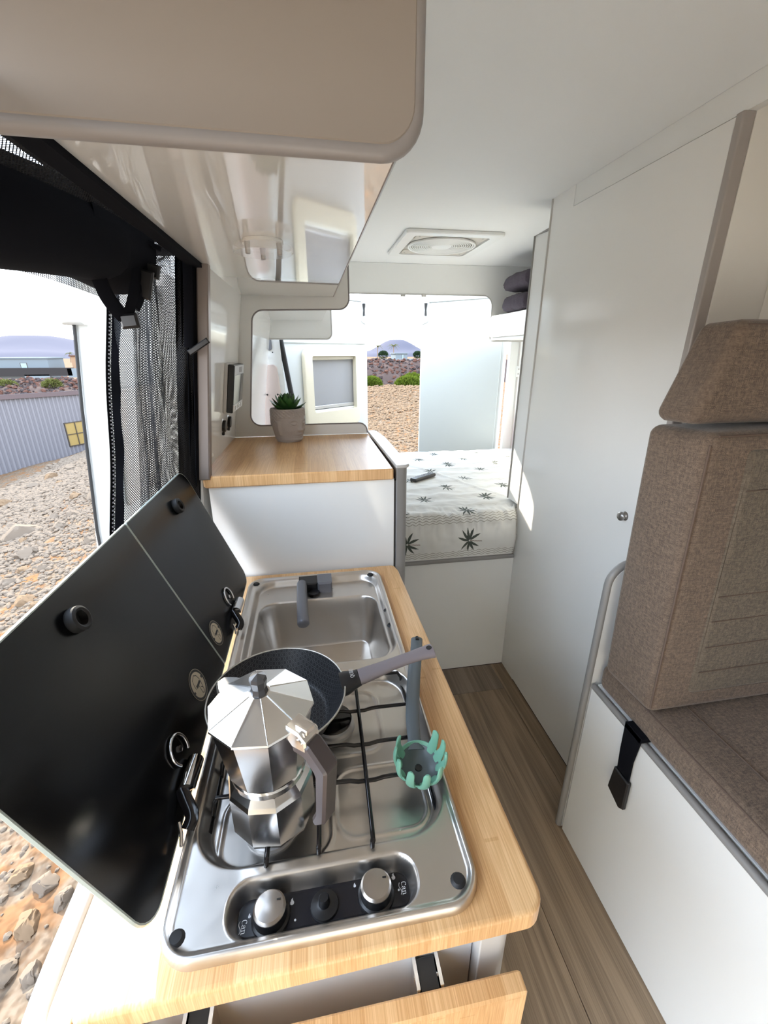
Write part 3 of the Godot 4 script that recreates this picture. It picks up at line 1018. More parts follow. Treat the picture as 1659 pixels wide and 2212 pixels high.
		var rim := arc_poly([Vector2(0, 0), Vector2(len, 0), Vector2(len, 0.322), Vector2(0, 0.322)], [[0.03, 0.003, 0.003, 0.035], [0.003, 0.03, 0.03, 0.003]][i], 6)
		part(lid, "edge_highlight", tube_mesh(path3(inset(rim, -0.0002), 2, 0.0), 0.0026, 6, true), mat(rgb(176, 186, 180), 0.15), "", false)  # pale tube paints the bright highlight along the glass rim
		var bp: Vector2 = [Vector2(0.195, 0.281), Vector2(0.197, 0.277)][i]
		var up := Basis(Vector3.RIGHT, PI / 2)
		part(lid, "lid_bumper", lathe_mesh([Vector2(0.0155, 0.0025), Vector2(0.0165, 0.006), Vector2(0.0155, 0.0135), Vector2(0.0125, 0.0150), Vector2(0.0095, 0.0135), Vector2(0.0080, 0.0045), Vector2(0, 0.004)], 28, 35, Transform3D(up, Vector3(bp.x, bp.y, 0))), M.black_rubber, "", false)
		var sp: Vector2 = [Vector2(0.311, 0.0505), Vector2(0.0365, 0.048)][i]
		mb = MB.new()
		for k in 40:
			var a := TAU * k / 40
			var b := TAU * (k + 1) / 40
			var r: float = 0.0265 if i == 0 else 0.0255
			mb.tri(Vector3(sp.x, sp.y, 0.0029), Vector3(sp.x + cos(a) * r, sp.y + sin(a) * r, 0.0029), Vector3(sp.x + cos(b) * r, sp.y + sin(b) * r, 0.0029), Vector2(0.5, 0.5), Vector2(0.5 + cos(a) * 0.5, 0.5 - sin(a) * 0.5), Vector2(0.5 + cos(b) * 0.5, 0.5 - sin(b) * 0.5))
		part(lid, "warning_sticker", mb.mesh(30.0, false), st, "round black and cream warning sticker", false)
		# hinge: chrome barrel, black bracket and a fixing disc on the glass
		var hx: float = [0.205, 0.206][i]
		var hg := part(lid, "hinge", tube_mesh([Vector3(hx - 0.064, 0.020, 0.012), Vector3(hx - 0.016, 0.018, 0.012)], 0.0108, 20), M.chrome, "chrome hinge barrel", false)
		var dx: float = [0.186, 0.170][i]
		mb = MB.new()
		var ring := []
		for k in 25:
			var a := -2.4 + 4.6 * k / 24.0
			ring.append(Vector3(dx - sin(a) * 0.021 - 0.0, 0.048 + cos(a) * 0.021, 0.0055))
		part(lid, "fixing_ring", tube_mesh(ring, 0.0023, 8), M.chrome, "", false)
		part(lid, "hinge_bracket", tube_mesh(smooth_path([Vector3(hx - 0.062, 0.024, 0.006), Vector3(hx - 0.074, 0.016, 0.012), Vector3(hx - 0.090, 0.004, 0.018), Vector3(hx - 0.102, -0.002, 0.012)], 5), 0.0085, 10, false, 0.6), M.enamel, "", false)
		part(lid, "bracket_screw", tube_mesh([Vector3(hx - 0.100, 0.012, 0.008), Vector3(hx - 0.112, 0.008, 0.012), Vector3(hx - 0.126, 0.004, 0.014)], 0.0022, 6), M.chrome, "", false)
		part(lid, "rivet", lathe_mesh([Vector2(0.0045, 0.0025), Vector2(0.0045, 0.005), Vector2(0, 0.0055)], 12, 40, Transform3D(up, Vector3(dx + 0.004, 0.046, 0))), M.chrome, "", false)

func sticker_tex() -> StandardMaterial3D:
	var n := 160
	var c := Color(0.80, 0.75, 0.66)
	var ink := Color(0.05, 0.05, 0.05)
	var lines := [[0.30, 0.36, 0.36, 0.22], [0.36, 0.22, 0.56, 0.17], [0.56, 0.17, 0.68, 0.28], [0.68, 0.28, 0.72, 0.46], [0.30, 0.36, 0.28, 0.50], [0.50, 0.55, 0.46, 0.80], [0.72, 0.50, 0.60, 0.82], [0.46, 0.80, 0.52, 0.86], [0.52, 0.86, 0.60, 0.82], [0.56, 0.64, 0.62, 0.72], [0.34, 0.52, 0.38, 0.42]]
	var tex := paint(n, n, func(x: int, y: int) -> Color:
		var p := Vector2((x + 0.5) / n, (y + 0.5) / n)
		var d := p.distance_to(Vector2(0.5, 0.5))
		if d > 0.485:
			return c
		if d > 0.405:
			return ink
		if absf(p.y - 0.5) < 0.045 and (absf(p.x - 0.5) > 0.34 or absf(p.x - 0.53) < 0.16):
			return ink
		for l in lines:
			var q := Geometry2D.get_closest_point_to_segment(p, Vector2(l[0], l[1]), Vector2(l[2], l[3]))
			if p.distance_to(q) < 0.011:
				return ink
		return c)
	var m := mat(Color.WHITE, 0.4)
	m.albedo_texture = tex
	return m

# ---------- pots and tools ----------
func build_cookware() -> void:
	# moka pot
	var k := thing("moka_pot", "ten-sided polished aluminium moka coffee pot on the hob", "coffee pot", Vector3(-0.078, 0.9005, -0.404))
	k.rotation.y = deg_to_rad(-42.0)
	var n := 10
	part(k, "boiler", lathe_mesh([Vector2(0, 0), Vector2(0.046, 0), Vector2(0.0505, 0.003), Vector2(0.0525, 0.009), Vector2(0.0520, 0.064), Vector2(0.0500, 0.070), Vector2(0.0440, 0.0775)], n, 12), M.moka, "", false)
	part(k, "collar", lathe_mesh([Vector2(0.0425, 0.0770), Vector2(0.0445, 0.079), Vector2(0.0445, 0.086), Vector2(0.0430, 0.0885)], 36, 30), M.moka, "", false)
	part(k, "upper_body", lathe_mesh([Vector2(0.0425, 0.0880), Vector2(0.0465, 0.092), Vector2(0.0575, 0.170), Vector2(0.0585, 0.173)], n, 12), M.moka, "", false)
	var mb := MB.new()
	for i in n:
		var a := TAU * i / n
		var b := TAU * (i + 1) / n
		var A := Vector3(cos(a), 0, sin(a))
		var B := Vector3(cos(b), 0, sin(b))
		var prof := [Vector2(0.0590, 0.1735), Vector2(0.0610, 0.1750), Vector2(0.0605, 0.1775), Vector2(0.0120, 0.1960), Vector2(0, 0.197)]
		for j in 4:
			mb.tri(A * prof[j].x + Vector3.UP * prof[j].y, B * prof[j].x + Vector3.UP * prof[j].y, B * prof[j + 1].x + Vector3.UP * prof[j + 1].y)
			if prof[j + 1].x > 0.0:
				mb.tri(A * prof[j].x + Vector3.UP * prof[j].y, B * prof[j + 1].x + Vector3.UP * prof[j + 1].y, A * prof[j + 1].x + Vector3.UP * prof[j + 1].y)
	var lid := part(k, "lid", mb.mesh(8.0), M.moka_lid, "faceted aluminium lid", false)
	for i in n:
		var a := TAU * i / n
		var A := Vector3(cos(a), 0, sin(a))
		part(lid, "lid_rib", tube_mesh([A * 0.0600 + Vector3.UP * 0.1776, A * 0.0125 + Vector3.UP * 0.1962], 0.0006, 5), M.moka_lid, "", false)
	part(lid, "lid_knob", lathe_mesh([Vector2(0.0105, 0.1950), Vector2(0.0085, 0.2030), Vector2(0.0100, 0.2130), Vector2(0.0092, 0.2175), Vector2(0, 0.2215)], 8, 12), mat(rgb(70, 70, 72), 0.25, 0.4), "", false)
	# spout, opposite the handle, which points along local +x
	mb = MB.new()
	prism(mb, PackedVector2Array([Vector2(-0.046, -0.021), Vector2(-0.046, 0.021), Vector2(-0.062, 0.014), Vector2(-0.074, 0.006), Vector2(-0.074, -0.006), Vector2(-0.062, -0.014)]), 0.158, 0.1785, 0.0025, XZ)
	part(k, "spout", mb.mesh(15.0), M.moka_lid, "", false)
	mb = MB.new()
	prism(mb, arc_poly([Vector2(0.056, 0.150), Vector2(0.056, 0.166), Vector2(0.080, 0.170), Vector2(0.104, 0.146), Vector2(0.096, 0.062), Vector2(0.082, 0.048), Vector2(0.076, 0.056), Vector2(0.083, 0.072), Vector2(0.087, 0.135), Vector2(0.074, 0.150)], [0.0045, 0.0045, 0.006, 0.007, 0.006, 0.0045, 0.0045, 0.006, 0.008, 0.006], 4), -0.0115, 0.0115, 0.003)
	part(k, "handle", mb.mesh(20.0), mat(rgb(74, 66, 66), 0.3), "dark bakelite handle", false)
	mb = MB.new()
	prism(mb, PackedVector2Array([Vector2(0.050, 0.166), Vector2(0.050, 0.1825), Vector2(0.068, 0.1815), Vector2(0.078, 0.174), Vector2(0.078, 0.160), Vector2(0.058, 0.158)]), -0.012, 0.012, 0.002)
	var hg := part(k, "lid_hinge", mb.mesh(15.0), M.moka_lid, "", false)
	part(hg, "hinge_pin", tube_mesh([Vector3(0.070, 0.172, -0.0135), Vector3(0.070, 0.172, 0.0135)], 0.0042, 12), M.moka_lid, "", false)
	part(hg, "thumb_tab", box_mesh(Vector3(0.060, 0.179, -0.0065), Vector3(0.076, 0.185, 0.0065), 0.001), M.moka_lid, "", false)
	# frying pan
	var p := thing("frying_pan", "small black frying pan with honeycomb coating and grey handle", "frying pan", Vector3(-0.080, 0.9005, -0.556))
	part(p, "body", lathe_mesh([Vector2(0, 0), Vector2(0.074, 0), Vector2(0.082, 0.004), Vector2(0.1045, 0.048), Vector2(0.108, 0.053)], 64, 40), mat(rgb(20, 19, 20), 0.3), "", false)
	var coat := mat(Color.WHITE, 0.42, 0.0, 0.35)
	coat.albedo_texture = honeycomb()
	part(p, "coating", surf(func(u: float, v: float) -> Vector3:
		var a := TAU * u
		var s := v * 0.128
		var r: float
		var y: float
		if s < 0.072:
			r = s
			y = 0.0035
		elif s < 0.082:
			var q := (s - 0.072) / 0.010
			r = 0.072 + 0.0085 * q
			y = 0.0035 + 0.0045 * q * q
		else:
			var q := (s - 0.082) / 0.046
			r = lerpf(0.0805, 0.1062, q)
			y = lerpf(0.008, 0.0535, q)
		return Vector3(cos(a) * r, y, sin(a) * r), 72, 26, Vector2(0, 0)), coat, "dark honeycomb non-stick coating", false)
	var cm: ArrayMesh = p.get_child(1).mesh
	var arr := cm.surface_get_arrays(0)
	var vs: PackedVector3Array = arr[Mesh.ARRAY_VERTEX]
	var us := PackedVector2Array()
	for i in vs.size():
		var q := Vector2(vs[i].x, vs[i].z)
		var s := (i % 27) / 26.0 * 0.128
		us.append((q.normalized() * s if s > 0 else Vector2.ZERO) / 0.088)
	arr[Mesh.ARRAY_TEX_UV] = us
	var nm := ArrayMesh.new()
	nm.add_surface_from_arrays(Mesh.PRIMITIVE_TRIANGLES, arr)
	p.get_child(1).mesh = nm
	var ring := []
	for i in 72:
		ring.append(Vector3(cos(TAU * i / 72) * 0.1072, 0.0535, sin(TAU * i / 72) * 0.1072))
	part(p, "rim", tube_mesh(ring, 0.0015, 8, true), mat(rgb(205, 200, 190), 0.25, 0.6), "pale rim", false)
	var dirv := Vector3(0.995, 0, -0.10).normalized()
	mb = MB.new()
	var q0 := dirv * 0.103 + Vector3.UP * 0.044
	tube(mb, [q0, q0 + dirv * 0.008 + Vector3.UP * 0.002, q0 + dirv * 0.024 + Vector3.UP * 0.006, q0 + dirv * 0.030 + Vector3.UP * 0.008], [0.024, 0.023, 0.0175, 0.0165], 20, false, 0.62, Vector3.UP)
	var br := part(p, "handle_socket", mb.mesh(35.0), M.black_plastic, "black handle socket", false)
	var tx := part(br, "lettering", text_mesh("QUID", 0.0085, 0.0004), mat(rgb(215, 215, 215), 0.4), "", false)
	tx.transform = Transform3D(Basis(Vector3.UP, PI / 2 + 0.10) * Basis(Vector3.RIGHT, -PI / 2) * Basis(Vector3.RIGHT, 0.0), q0 + dirv * 0.017 + Vector3(0, 0.0192, 0)) * Transform3D(Basis(Vector3.BACK, 0), Vector3.ZERO)
	mb = MB.new()
	var hp := smooth_path([q0 + dirv * 0.030 + Vector3.UP * 0.008, q0 + dirv * 0.060 + Vector3.UP * 0.015, q0 + dirv * 0.095 + Vector3.UP * 0.024, q0 + dirv * 0.130 + Vector3.UP * 0.031, q0 + dirv * 0.152 + Vector3.UP * 0.034, q0 + dirv * 0.160 + Vector3.UP * 0.0345], 5)
	var hr := []
	for i in hp.size():
		var t := float(i) / (hp.size() - 1)
		var r := lerpf(0.0165, 0.0125, smoothstep(0.0, 0.45, t)) + 0.0035 * smoothstep(0.5, 0.95, t)
		if i == hp.size() - 1:
			r *= 0.75
		hr.append(r)
	tube(mb, hp, hr, 20, false, 0.55, Vector3.UP)
	var ha := part(p, "handle", mb.mesh(45.0), M.handle_grey, "mauve grey handle", false)
	part(ha, "hanging_hole", lathe_mesh([Vector2(0, 0.0005), Vector2(0.0045, 0.0005), Vector2(0.005, 0.0), Vector2(0.005, -0.018), Vector2(0, -0.018)], 16, 35, Transform3D(Basis(Vector3.BACK, 0.1), hp[hp.size() - 6] + Vector3(0, 0.0088, 0))), M.black_rubber, "", false)
	# spaghetti spoon
	var s := thing("spaghetti_spoon", "grey spaghetti spoon with mint green prongs beside the frying pan", "spoon", Vector3(0.122, 0.9, -0.44))
	mb = MB.new()
	var sp := smooth_path([Vector3(-0.001, 0.009, -0.014), Vector3(0.001, 0.016, -0.028), Vector3(0.008, 0.015, -0.07), Vector3(0.030, 0.008, -0.155), Vector3(0.054, 0.004, -0.235), Vector3(0.063, 0.004, -0.268), Vector3(0.0645, 0.004, -0.274)], 4)
	var sr := []
	for i in sp.size():
		var t := float(i) / (sp.size() - 1)
		sr.append((lerpf(0.0100, 0.0120, smoothstep(0.15, 0.5, t)) + 0.007 * (1.0 - smoothstep(0.0, 0.16, t))) * (0.7 if i == sp.size() - 1 else 1.0))
	tube(mb, sp, sr, 14, false, 0.55, Vector3.UP)
	part(s, "handle", mb.mesh(45.0), M.spoon_grey, "grey handle", false)
	part(s, "hanging_slot", tube_mesh([Vector3(0.0625, 0.0115, -0.262), Vector3(0.0640, 0.0115, -0.270)], 0.0035, 8), M.black_rubber, "", false)
	var tilt := Transform3D(Basis(Vector3.RIGHT, 0.22), Vector3(-0.001, -0.002, 0.008))
	part(s, "bowl", lathe_mesh([Vector2(0.0, 0.0005), Vector2(0.012, 0.001), Vector2(0.022, 0.005), Vector2(0.0285, 0.013), Vector2(0.0275, 0.014), Vector2(0.021, 0.007), Vector2(0.012, 0.003), Vector2(0.0055, 0.0025), Vector2(0.0055, -0.001), Vector2(0, -0.001)], 32, 40, tilt), M.spoon_grey, "", false)
	part(s, "bowl_hole", lathe_mesh([Vector2(0, 0.0029), Vector2(0.0045, 0.0029), Vector2(0.0045, 0.0020)], 16, 40, tilt), M.black_rubber, "", false)
	var rm := lathe_mesh([Vector2(0.0225, 0.0035), Vector2(0.0295, 0.010), Vector2(0.0325, 0.017), Vector2(0.0312, 0.0175), Vector2(0.0280, 0.0135), Vector2(0.0225, 0.0060)], 36, 40, tilt)
	var mr := part(s, "prong_ring", rm, M.mint, "mint green rim with prongs", false)
	for da in [-2.25, -1.75, -1.25, -0.62, 0.0, 0.62, 1.25, 1.75, 2.25]:
		var a: float = PI / 2 + da
		var o := Vector3(cos(a), 0, sin(a))
		var pts := []
		for q in [[0.0270, 0.0085], [0.0315, 0.0165], [0.0345, 0.0270], [0.0352, 0.0390], [0.0345, 0.0490], [0.0340, 0.0530]]:
			pts.append(tilt * (o * q[0] + Vector3.UP * q[1]))
		part(mr, "prong", tube_mesh(pts, [0.0088, 0.0074, 0.0060, 0.0056, 0.0050, 0.0022], 10, false, 0.5, tilt.basis * o), M.mint, "", false)

func honeycomb() -> ImageTexture:
	# dark coating printed with little hexagons, 8 by 7 cells to the tile
	var w := 336
	var h := 336
	var sx := 42.0
	var sy := 48.0
	return paint(w, h, func(x: int, y: int) -> Color:
		var best := 1e9
		var second := 1e9
		var r0 := int(floor(y / (sy / 2.0)))
		for j in range(r0 - 1, r0 + 3):
			var ox := 0.5 * sx if posmod(j, 2) == 1 else 0.0
			var i0 := int(floor((x - ox) / sx))
			for i in range(i0 - 1, i0 + 3):
				var d := Vector2(x - (i * sx + ox), (y - j * sy / 2.0) * 0.95).length()
				if d < best:
					second = best
					best = d
				elif d < second:
					second = d
		var line := second - best
		if line < 3.0:
			return Color(0.06, 0.06, 0.065)
		return Color(0.26, 0.26, 0.27) if best > 11.0 else Color(0.14, 0.14, 0.145))

# ---------- bed ----------
func spread_tex() -> ImageTexture:
	# white bedspread, 1.2 by 1.44 m, with embroidered palms and quilted waves
	var w := 1024
	var h := 1229
	var im := Image.create_empty(w, h, false, Image.FORMAT_RGB8)
	im.fill(Color(0.90, 0.90, 0.885))
	var ppm := w / 1.2
	var stitch := Color(0.79, 0.785, 0.76)
	var rows := [0.012, 0.022, 0.032, 0.165, 0.176, 0.187, 0.198]
	var s := 0.29
	while s < 1.42:
		rows.append(s)
		rows.append(s + 0.010)
		s += 0.115
	for q in rows:
		for x in w:
			var band: bool = q < 0.2
			var y: float = q + 0.0028 * sin(x / ppm * TAU / (0.03 if band else 0.06)) + (0.0 if band else 0.006 * sin(x / ppm * 9.0 + q * 20.0))
			var py := int(y * ppm)
			for k in 2:
				if py + k < h:
					im.set_pixel(x, py + k, stitch if not band else Color(0.62, 0.61, 0.57))
	var palms := [[0.38, 0.085, 1.05], [0.105, 0.085, 1.05], [0.65, 0.085, 1.05], [0.92, 0.085, 1.05]]
	var r := 0
	s = 0.235
	while s < 1.40:
		var x := 0.085 + 0.15 * (r % 2)
		while x < 1.2:
			palms.append([x, s, 0.85])
			x += 0.30
		s += 0.150
		r += 1
	var dark := Color(0.27, 0.30, 0.27)
	for p in palms:
		var c := Vector2(p[0], p[1]) * ppm
		var R: float = 0.052 * p[2] * ppm
		for k in 9:
			var a := 0.75 + k * (TAU - 1.5) / 8.0 + 0.12 * sin(k * 5.0 + p[0] * 40.0)
			var d := Vector2.from_angle(a)
			var n := Vector2(-d.y, d.x) * (0.26 if k > 4 else -0.26)
			var steps := int(R * 1.6)
			for i in steps:
				var t := float(i) / steps
				if t < 0.12:
					continue
				var q := c + d * R * t + n * R * (t * t)
				var wd := maxf(0.6, R * 0.095 * sin(PI * pow(t, 0.9)))
				for dy in range(-int(wd) - 1, int(wd) + 2):
					for dx in range(-int(wd) - 1, int(wd) + 2):
						if dx * dx + dy * dy <= wd * wd:
							var qx := int(q.x) + dx
							var qy := int(q.y) + dy
							if qx >= 0 and qx < w and qy >= 0 and qy < h:
								im.set_pixel(qx, qy, dark.lightened(0.12) if (i + dx) % 5 == 0 else dark)
		for i in int(R * 1.05):
			var q := c + Vector2(i, -0.10 * i)
			for dy in range(-1, 2):
				if q.x < w and q.y + dy >= 0 and q.y + dy < h:
					im.set_pixel(int(q.x), int(q.y) + dy, Color(0.55, 0.49, 0.45))
	im.flip_y()
	return ImageTexture.create_from_image(im)

func build_bed() -> void:
	var b := thing("bed_base", "white bed base panel with grey rail beneath the palm bedspread", "bed", Vector3(0.6, 0, -2.2))
	part(b, "front_panel", box_mesh(Vector3(0.255, 0.0, -1.640), Vector3(0.8655, 0.590, -1.622), 0.001), M.white_satin)
	var mb := MB.new()
	prism(mb, arc_poly([Vector2(-1.66, 0.5905), Vector2(-1.606, 0.5905), Vector2(-1.606, 0.610), Vector2(-1.66, 0.612)], [0, 0.008, 0.008, 0], 4), 0.257, 0.858, 0.0, YZ)
	part(b, "edge_rail", mb.mesh(40), M.grey_trim, "grey edge rail")
	part(b, "slatted_base", box_mesh(Vector3(0.257, 0.50, -2.83), Vector3(1.445, 0.605, -1.662)), M.white_satin)
	var n1 := noise(2.2, 71, 3)
	var n2 := noise(7.0, 72, 2)
	var L := 1.385
	var cloth := mat(Color.WHITE, 0.85)
	cloth.albedo_texture = spread_tex()
	cloth.rim_enabled = true
	cloth.rim = 0.25
	cloth.texture_repeat = false
	var sp := one("bedspread", null, cloth, "white bedspread embroidered with green palm trees", "bedspread")
	sp.mesh = surf(func(u: float, v: float) -> Vector3:
		var x := 0.262 + 1.178 * u
		var s := v * L
		var p := Vector3.ZERO
		var nrm := Vector3.ZERO
		if s < 0.15:
			var t := s / 0.15
			p = Vector3(x, 0.6135 + 0.15 * t, -1.612 + 0.010 * sin(PI * t))
			nrm = Vector3(0, 0, 1)
		elif s < 0.225:
			var a := (s - 0.15) / 0.075 * PI / 2
			p = Vector3(x, 0.7635 + 0.0478 * sin(a), -1.6598 + 0.0478 * cos(a))
			nrm = Vector3(0, sin(a), cos(a))
		else:
			p = Vector3(x, 0.8113 + 0.012 * sin(PI * clampf((s - 0.225) / 1.2, 0, 1)), -1.6598 - (s - 0.225))
			nrm = Vector3.UP
		var front := clampf(1.0 - absf(s - 0.19) / 0.12, 0, 1)
		var d := 0.008 * n1.get_noise_3d(x * 2.0, s * 2.5, 0) + 0.004 * n2.get_noise_3d(x * 1.3, s * 2.2, 3.0)
		d += 0.006 * front * n2.get_noise_3d(x * 4.0, s * 0.7, 9.0)
		d += 0.0035 * front * sin(x * 60.0 + 14.0 * n1.get_noise_2d(x * 3.0, s))
		d += 0.006 * exp(-pow((s - 0.62 + (x - 0.75) * 1.9) / 0.02, 2.0))
		d += 0.002 * sin((s - 0.29) / 0.115 * TAU)
		if s < 0.03:
			d *= s / 0.03
		p += nrm * (d + 0.002)
		if u > 0.5 and s < 0.24:
			p.z -= 0.05 * smoothstep(0.495, 0.53, u)
		return p, 150, 190, Vector2(0.98167, -0.9618), Vector2(0.00167, 1.0))

# ---------- wardrobe ----------
func build_wardrobe() -> void:
	var w := thing("wardrobe", "tall glossy white wardrobe with grey edged door between bed and bench", "wardrobe", Vector3(1.1, 0, -1.27))
	part(w, "side_post", box_mesh(Vector3(0.866, 0.0, -1.635), Vector3(0.886, 1.955, -1.5015), 0.001), M.white_gloss)
	var d := part(w, "door", box_mesh(Vector3(0.862, 0.012, -1.4985), Vector3(0.884, 1.894, -0.9335), 0.0012), M.white_gloss, "glossy white door")
	part(w, "fascia", box_mesh(Vector3(0.866, 1.897, -1.5), Vector3(0.886, 1.9545, -0.86), 0.001), M.white_satin)
	part(w, "plinth", box_mesh(Vector3(0.870, 0.0, -1.5), Vector3(0.886, 0.012, -0.93)), M.light_trim)
	var mb := MB.new()
	prism(mb, arc_poly([Vector2(0.859, -0.932), Vector2(0.886, -0.932), Vector2(0.886, -0.914), Vector2(0.859, -0.914)], [0.002, 0.002, 0.002, 0.005], 4), 0.0, 1.897, 0.001, XZ)
	part(w, "door_edge_trim", mb.mesh(), mat(rgb(172, 165, 160), 0.35, 0.2), "grey edge trim")
	part(w, "front_panel", box_mesh(Vector3(0.887, 0.0, -0.930), Vector3(1.449, 1.9545, -0.914), 0.001), M.cream_wall)
	part(w, "rear_panel", box_mesh(Vector3(0.888, 0.0, -1.634), Vector3(1.449, 1.9545, -1.620)), M.white_satin)
	part(w, "rear_edge_trim", tube_mesh([Vector3(0.866, 0.615, -1.637), Vector3(0.866, 1.953, -1.637)], 0.0045, 8), M.light_trim)
	mb = MB.new()
	prism(mb, arc_poly([Vector2(1.02, -0.913), Vector2(1.10, -0.913), Vector2(1.09, -0.873), Vector2(1.03, -0.873)], [0.0, 0.0, 0.018, 0.018], 5), 0.0, 1.954, 0.0, XZ)
	part(w, "front_post", mb.mesh(), M.cream)
	part(w, "back_cushion_board", box_mesh(Vector3(1.10, 0.98, -0.913), Vector3(1.449, 1.9545, -0.88), 0.002), M.cream)
	var k := lathe_mesh([Vector2(0.0, 0.020), Vector2(0.009, 0.019), Vector2(0.0130, 0.015), Vector2(0.0130, 0.010), Vector2(0.009, 0.006), Vector2(0.012, 0.003), Vector2(0.0135, 0.0)], 24, 40, Transform3D(Basis(Vector3.BACK, PI / 2), Vector3(0.862, 1.022, -1.006)))
	part(d, "door_knob", k, mat(rgb(150, 147, 144), 0.3, 0.8), "round silver push knob")
	# second cupboard behind, facing the bed
	var c := thing("bedside_cupboard", "narrow white cupboard beside the bed behind the wardrobe", "cupboard", Vector3(1.1, 0.83, -1.7))
	part(c, "side_panel", box_mesh(Vector3(0.871, 0.83, -1.752), Vector3(0.889, 1.868, -1.648), 0.001), M.white_satin)
	part(c, "end_panel", box_mesh(Vector3(0.890, 0.83, -1.752), Vector3(1.44, 1.868, -1.735)), M.white_satin)
	part(c, "edge_trim", tube_mesh([Vector3(0.871, 0.83, -1.752), Vector3(0.871, 1.868, -1.752), Vector3(0.871, 1.868, -1.648)], 0.005, 8), M.grey_trim)

# ---------- bench ----------
func build_bench() -> void:
	var b := thing("bench_base", "white bench base with grey edging and hanging black strap", "bench", Vector3(1.08, 0, -0.3))
	part(b, "front_panel", box_mesh(Vector3(0.727, 0.0, -0.838), Vector3(0.745, 0.578, 0.42), 0.001), M.white_satin)
	part(b, "edge_rail", tube_mesh([Vector3(0.7335, 0.583, -0.838), Vector3(0.7335, 0.583, 0.42)], 0.0085, 12), M.grey_trim, "grey edge rail")
	part(b, "seat_board", box_mesh(Vector3(0.746, 0.560, -0.838), Vector3(1.449, 0.589, 0.42)), M.white_satin)
	part(b, "end_panel", box_mesh(Vector3(0.746, 0.0, 0.40), Vector3(1.449, 0.559, 0.418)), M.white_satin)
	var mb := MB.new()
	prism(mb, arc_poly([Vector2(0.727, 0.0), Vector2(1.449, 0.0), Vector2(1.449, 0.955), Vector2(0.727, 0.955)], [0, 0, 0, 0.06], 8), -0.862, -0.844, 0.001)
	part(b, "back_panel", mb.mesh(), M.white_satin)
	var e := arc_poly([Vector2(0.724, 0.002), Vector2(0.724, 0.958), Vector2(1.44, 0.958)], [0, 0.06, 0], 8)
	part(b, "back_edge_trim", tube_mesh(path3(e, 2, -0.853), 0.010, 10), M.grey_trim)
	var s := thing("seat_cushion", "brown woven bench seat cushion", "cushion", Vector3(1.08, 0.59, -0.2))
	mb = MB.new()
	soft(mb, Vector3(0.738, 0.590, -0.836), Vector3(1.440, 0.668, 0.40), 0.024, 4, 0.004)
	part(s, "cover", mb.mesh(60.0), M.seat)
	var seam := mat(rgb(104, 88, 78), 0.9)
	part(s, "seam", tube_mesh([Vector3(0.7455, 0.6615, -0.82), Vector3(0.7455, 0.6615, 0.38)], 0.0022, 6), seam)
	part(s, "seam", tube_mesh([Vector3(0.835, 0.6712, -0.82), Vector3(0.835, 0.6722, -0.3), Vector3(0.835, 0.6712, 0.38)], 0.0018, 6), seam)
	# backrest, leaning a little
	var k := thing("backrest_cushion", "tall brown woven backrest cushion of the bench", "cushion", Vector3(1.08, 0.668, -0.725))
	k.rotation.x = deg_to_rad(-2.4)
	mb = MB.new()
	soft(mb, Vector3(-0.356, 0.002, -0.085), Vector3(0.358, 0.648, 0.078), 0.022, 4, 0.008)
	part(k, "cover", mb.mesh(60.0), M.seat, "", false)
	mb = MB.new()
	soft(mb, Vector3(-0.268, 0.055, 0.05), Vector3(0.270, 0.615, 0.0875), 0.012, 4, 0.003)
	part(k, "front_panel", mb.mesh(60.0), M.seat_panel, "greyish quilted centre panel", false)
	part(k, "seam", tube_mesh(smooth_path([Vector3(-0.350, 0.02, 0.0735), Vector3(-0.3525, 0.30, 0.0755), Vector3(-0.350, 0.625, 0.0735)], 6), 0.0024, 6), seam, "", false)
	part(k, "seam", tube_mesh(smooth_path([Vector3(-0.335, 0.641, 0.0735), Vector3(0.0, 0.6445, 0.0755), Vector3(0.335, 0.641, 0.0735)], 6), 0.0024, 6), seam, "", false)
	for y in [0.12, 0.185, 0.25, 0.31, 0.54]:
		part(k, "quilt_line", tube_mesh([Vector3(-0.262, y - 0.004, 0.0885), Vector3(-0.1, y, 0.0897), Vector3(0.262, y + 0.002, 0.0885)], 0.0013, 5), seam, "", false)
	var hd := thing("headrest_cushion", "brown woven trapezoid headrest cushion above the backrest", "cushion", Vector3(1.08, 1.328, -0.745))
	hd.rotation.x = deg_to_rad(-2.4)
	mb = MB.new()
	var rings := []
	var prof := [[0.0, 0.020], [0.004, 0.011], [0.011, 0.004], [0.020, 0.0], [0.085, 0.0], [0.094, 0.004], [0.101, 0.011], [0.105, 0.020]]
	var tr := arc_poly([Vector2(-0.385, 0.0), Vector2(0.385, 0.0), Vector2(0.312, 0.186), Vector2(-0.312, 0.186)], [0.02, 0.02, 0.02, 0.02], 5)
	for q in prof:
		rings.append([inset(tr, q[1]), q[0] - 0.06])
	for r in rings.size() - 1:
		for i in tr.size():
			var j := (i + 1) % tr.size()
			var a: PackedVector2Array = rings[r][0]
			var c: PackedVector2Array = rings[r + 1][0]
			mb.quad(Vector3(a[i].x, a[i].y, rings[r][1]), Vector3(a[j].x, a[j].y, rings[r][1]), Vector3(c[j].x, c[j].y, rings[r + 1][1]), Vector3(c[i].x, c[i].y, rings[r + 1][1]))
	for z in [0, 7]:
		var a: PackedVector2Array = rings[z][0]
		for i in range(1, a.size() - 1):
			if z == 7:
				mb.tri(Vector3(a[0].x, a[0].y, rings[z][1]), Vector3(a[i].x, a[i].y, rings[z][1]), Vector3(a[i + 1].x, a[i + 1].y, rings[z][1]))
			else:
				mb.tri(Vector3(a[0].x, a[0].y, rings[z][1]), Vector3(a[i + 1].x, a[i + 1].y, rings[z][1]), Vector3(a[i].x, a[i].y, rings[z][1]))
	part(hd, "cover", mb.mesh(55.0), M.seat, "", false)
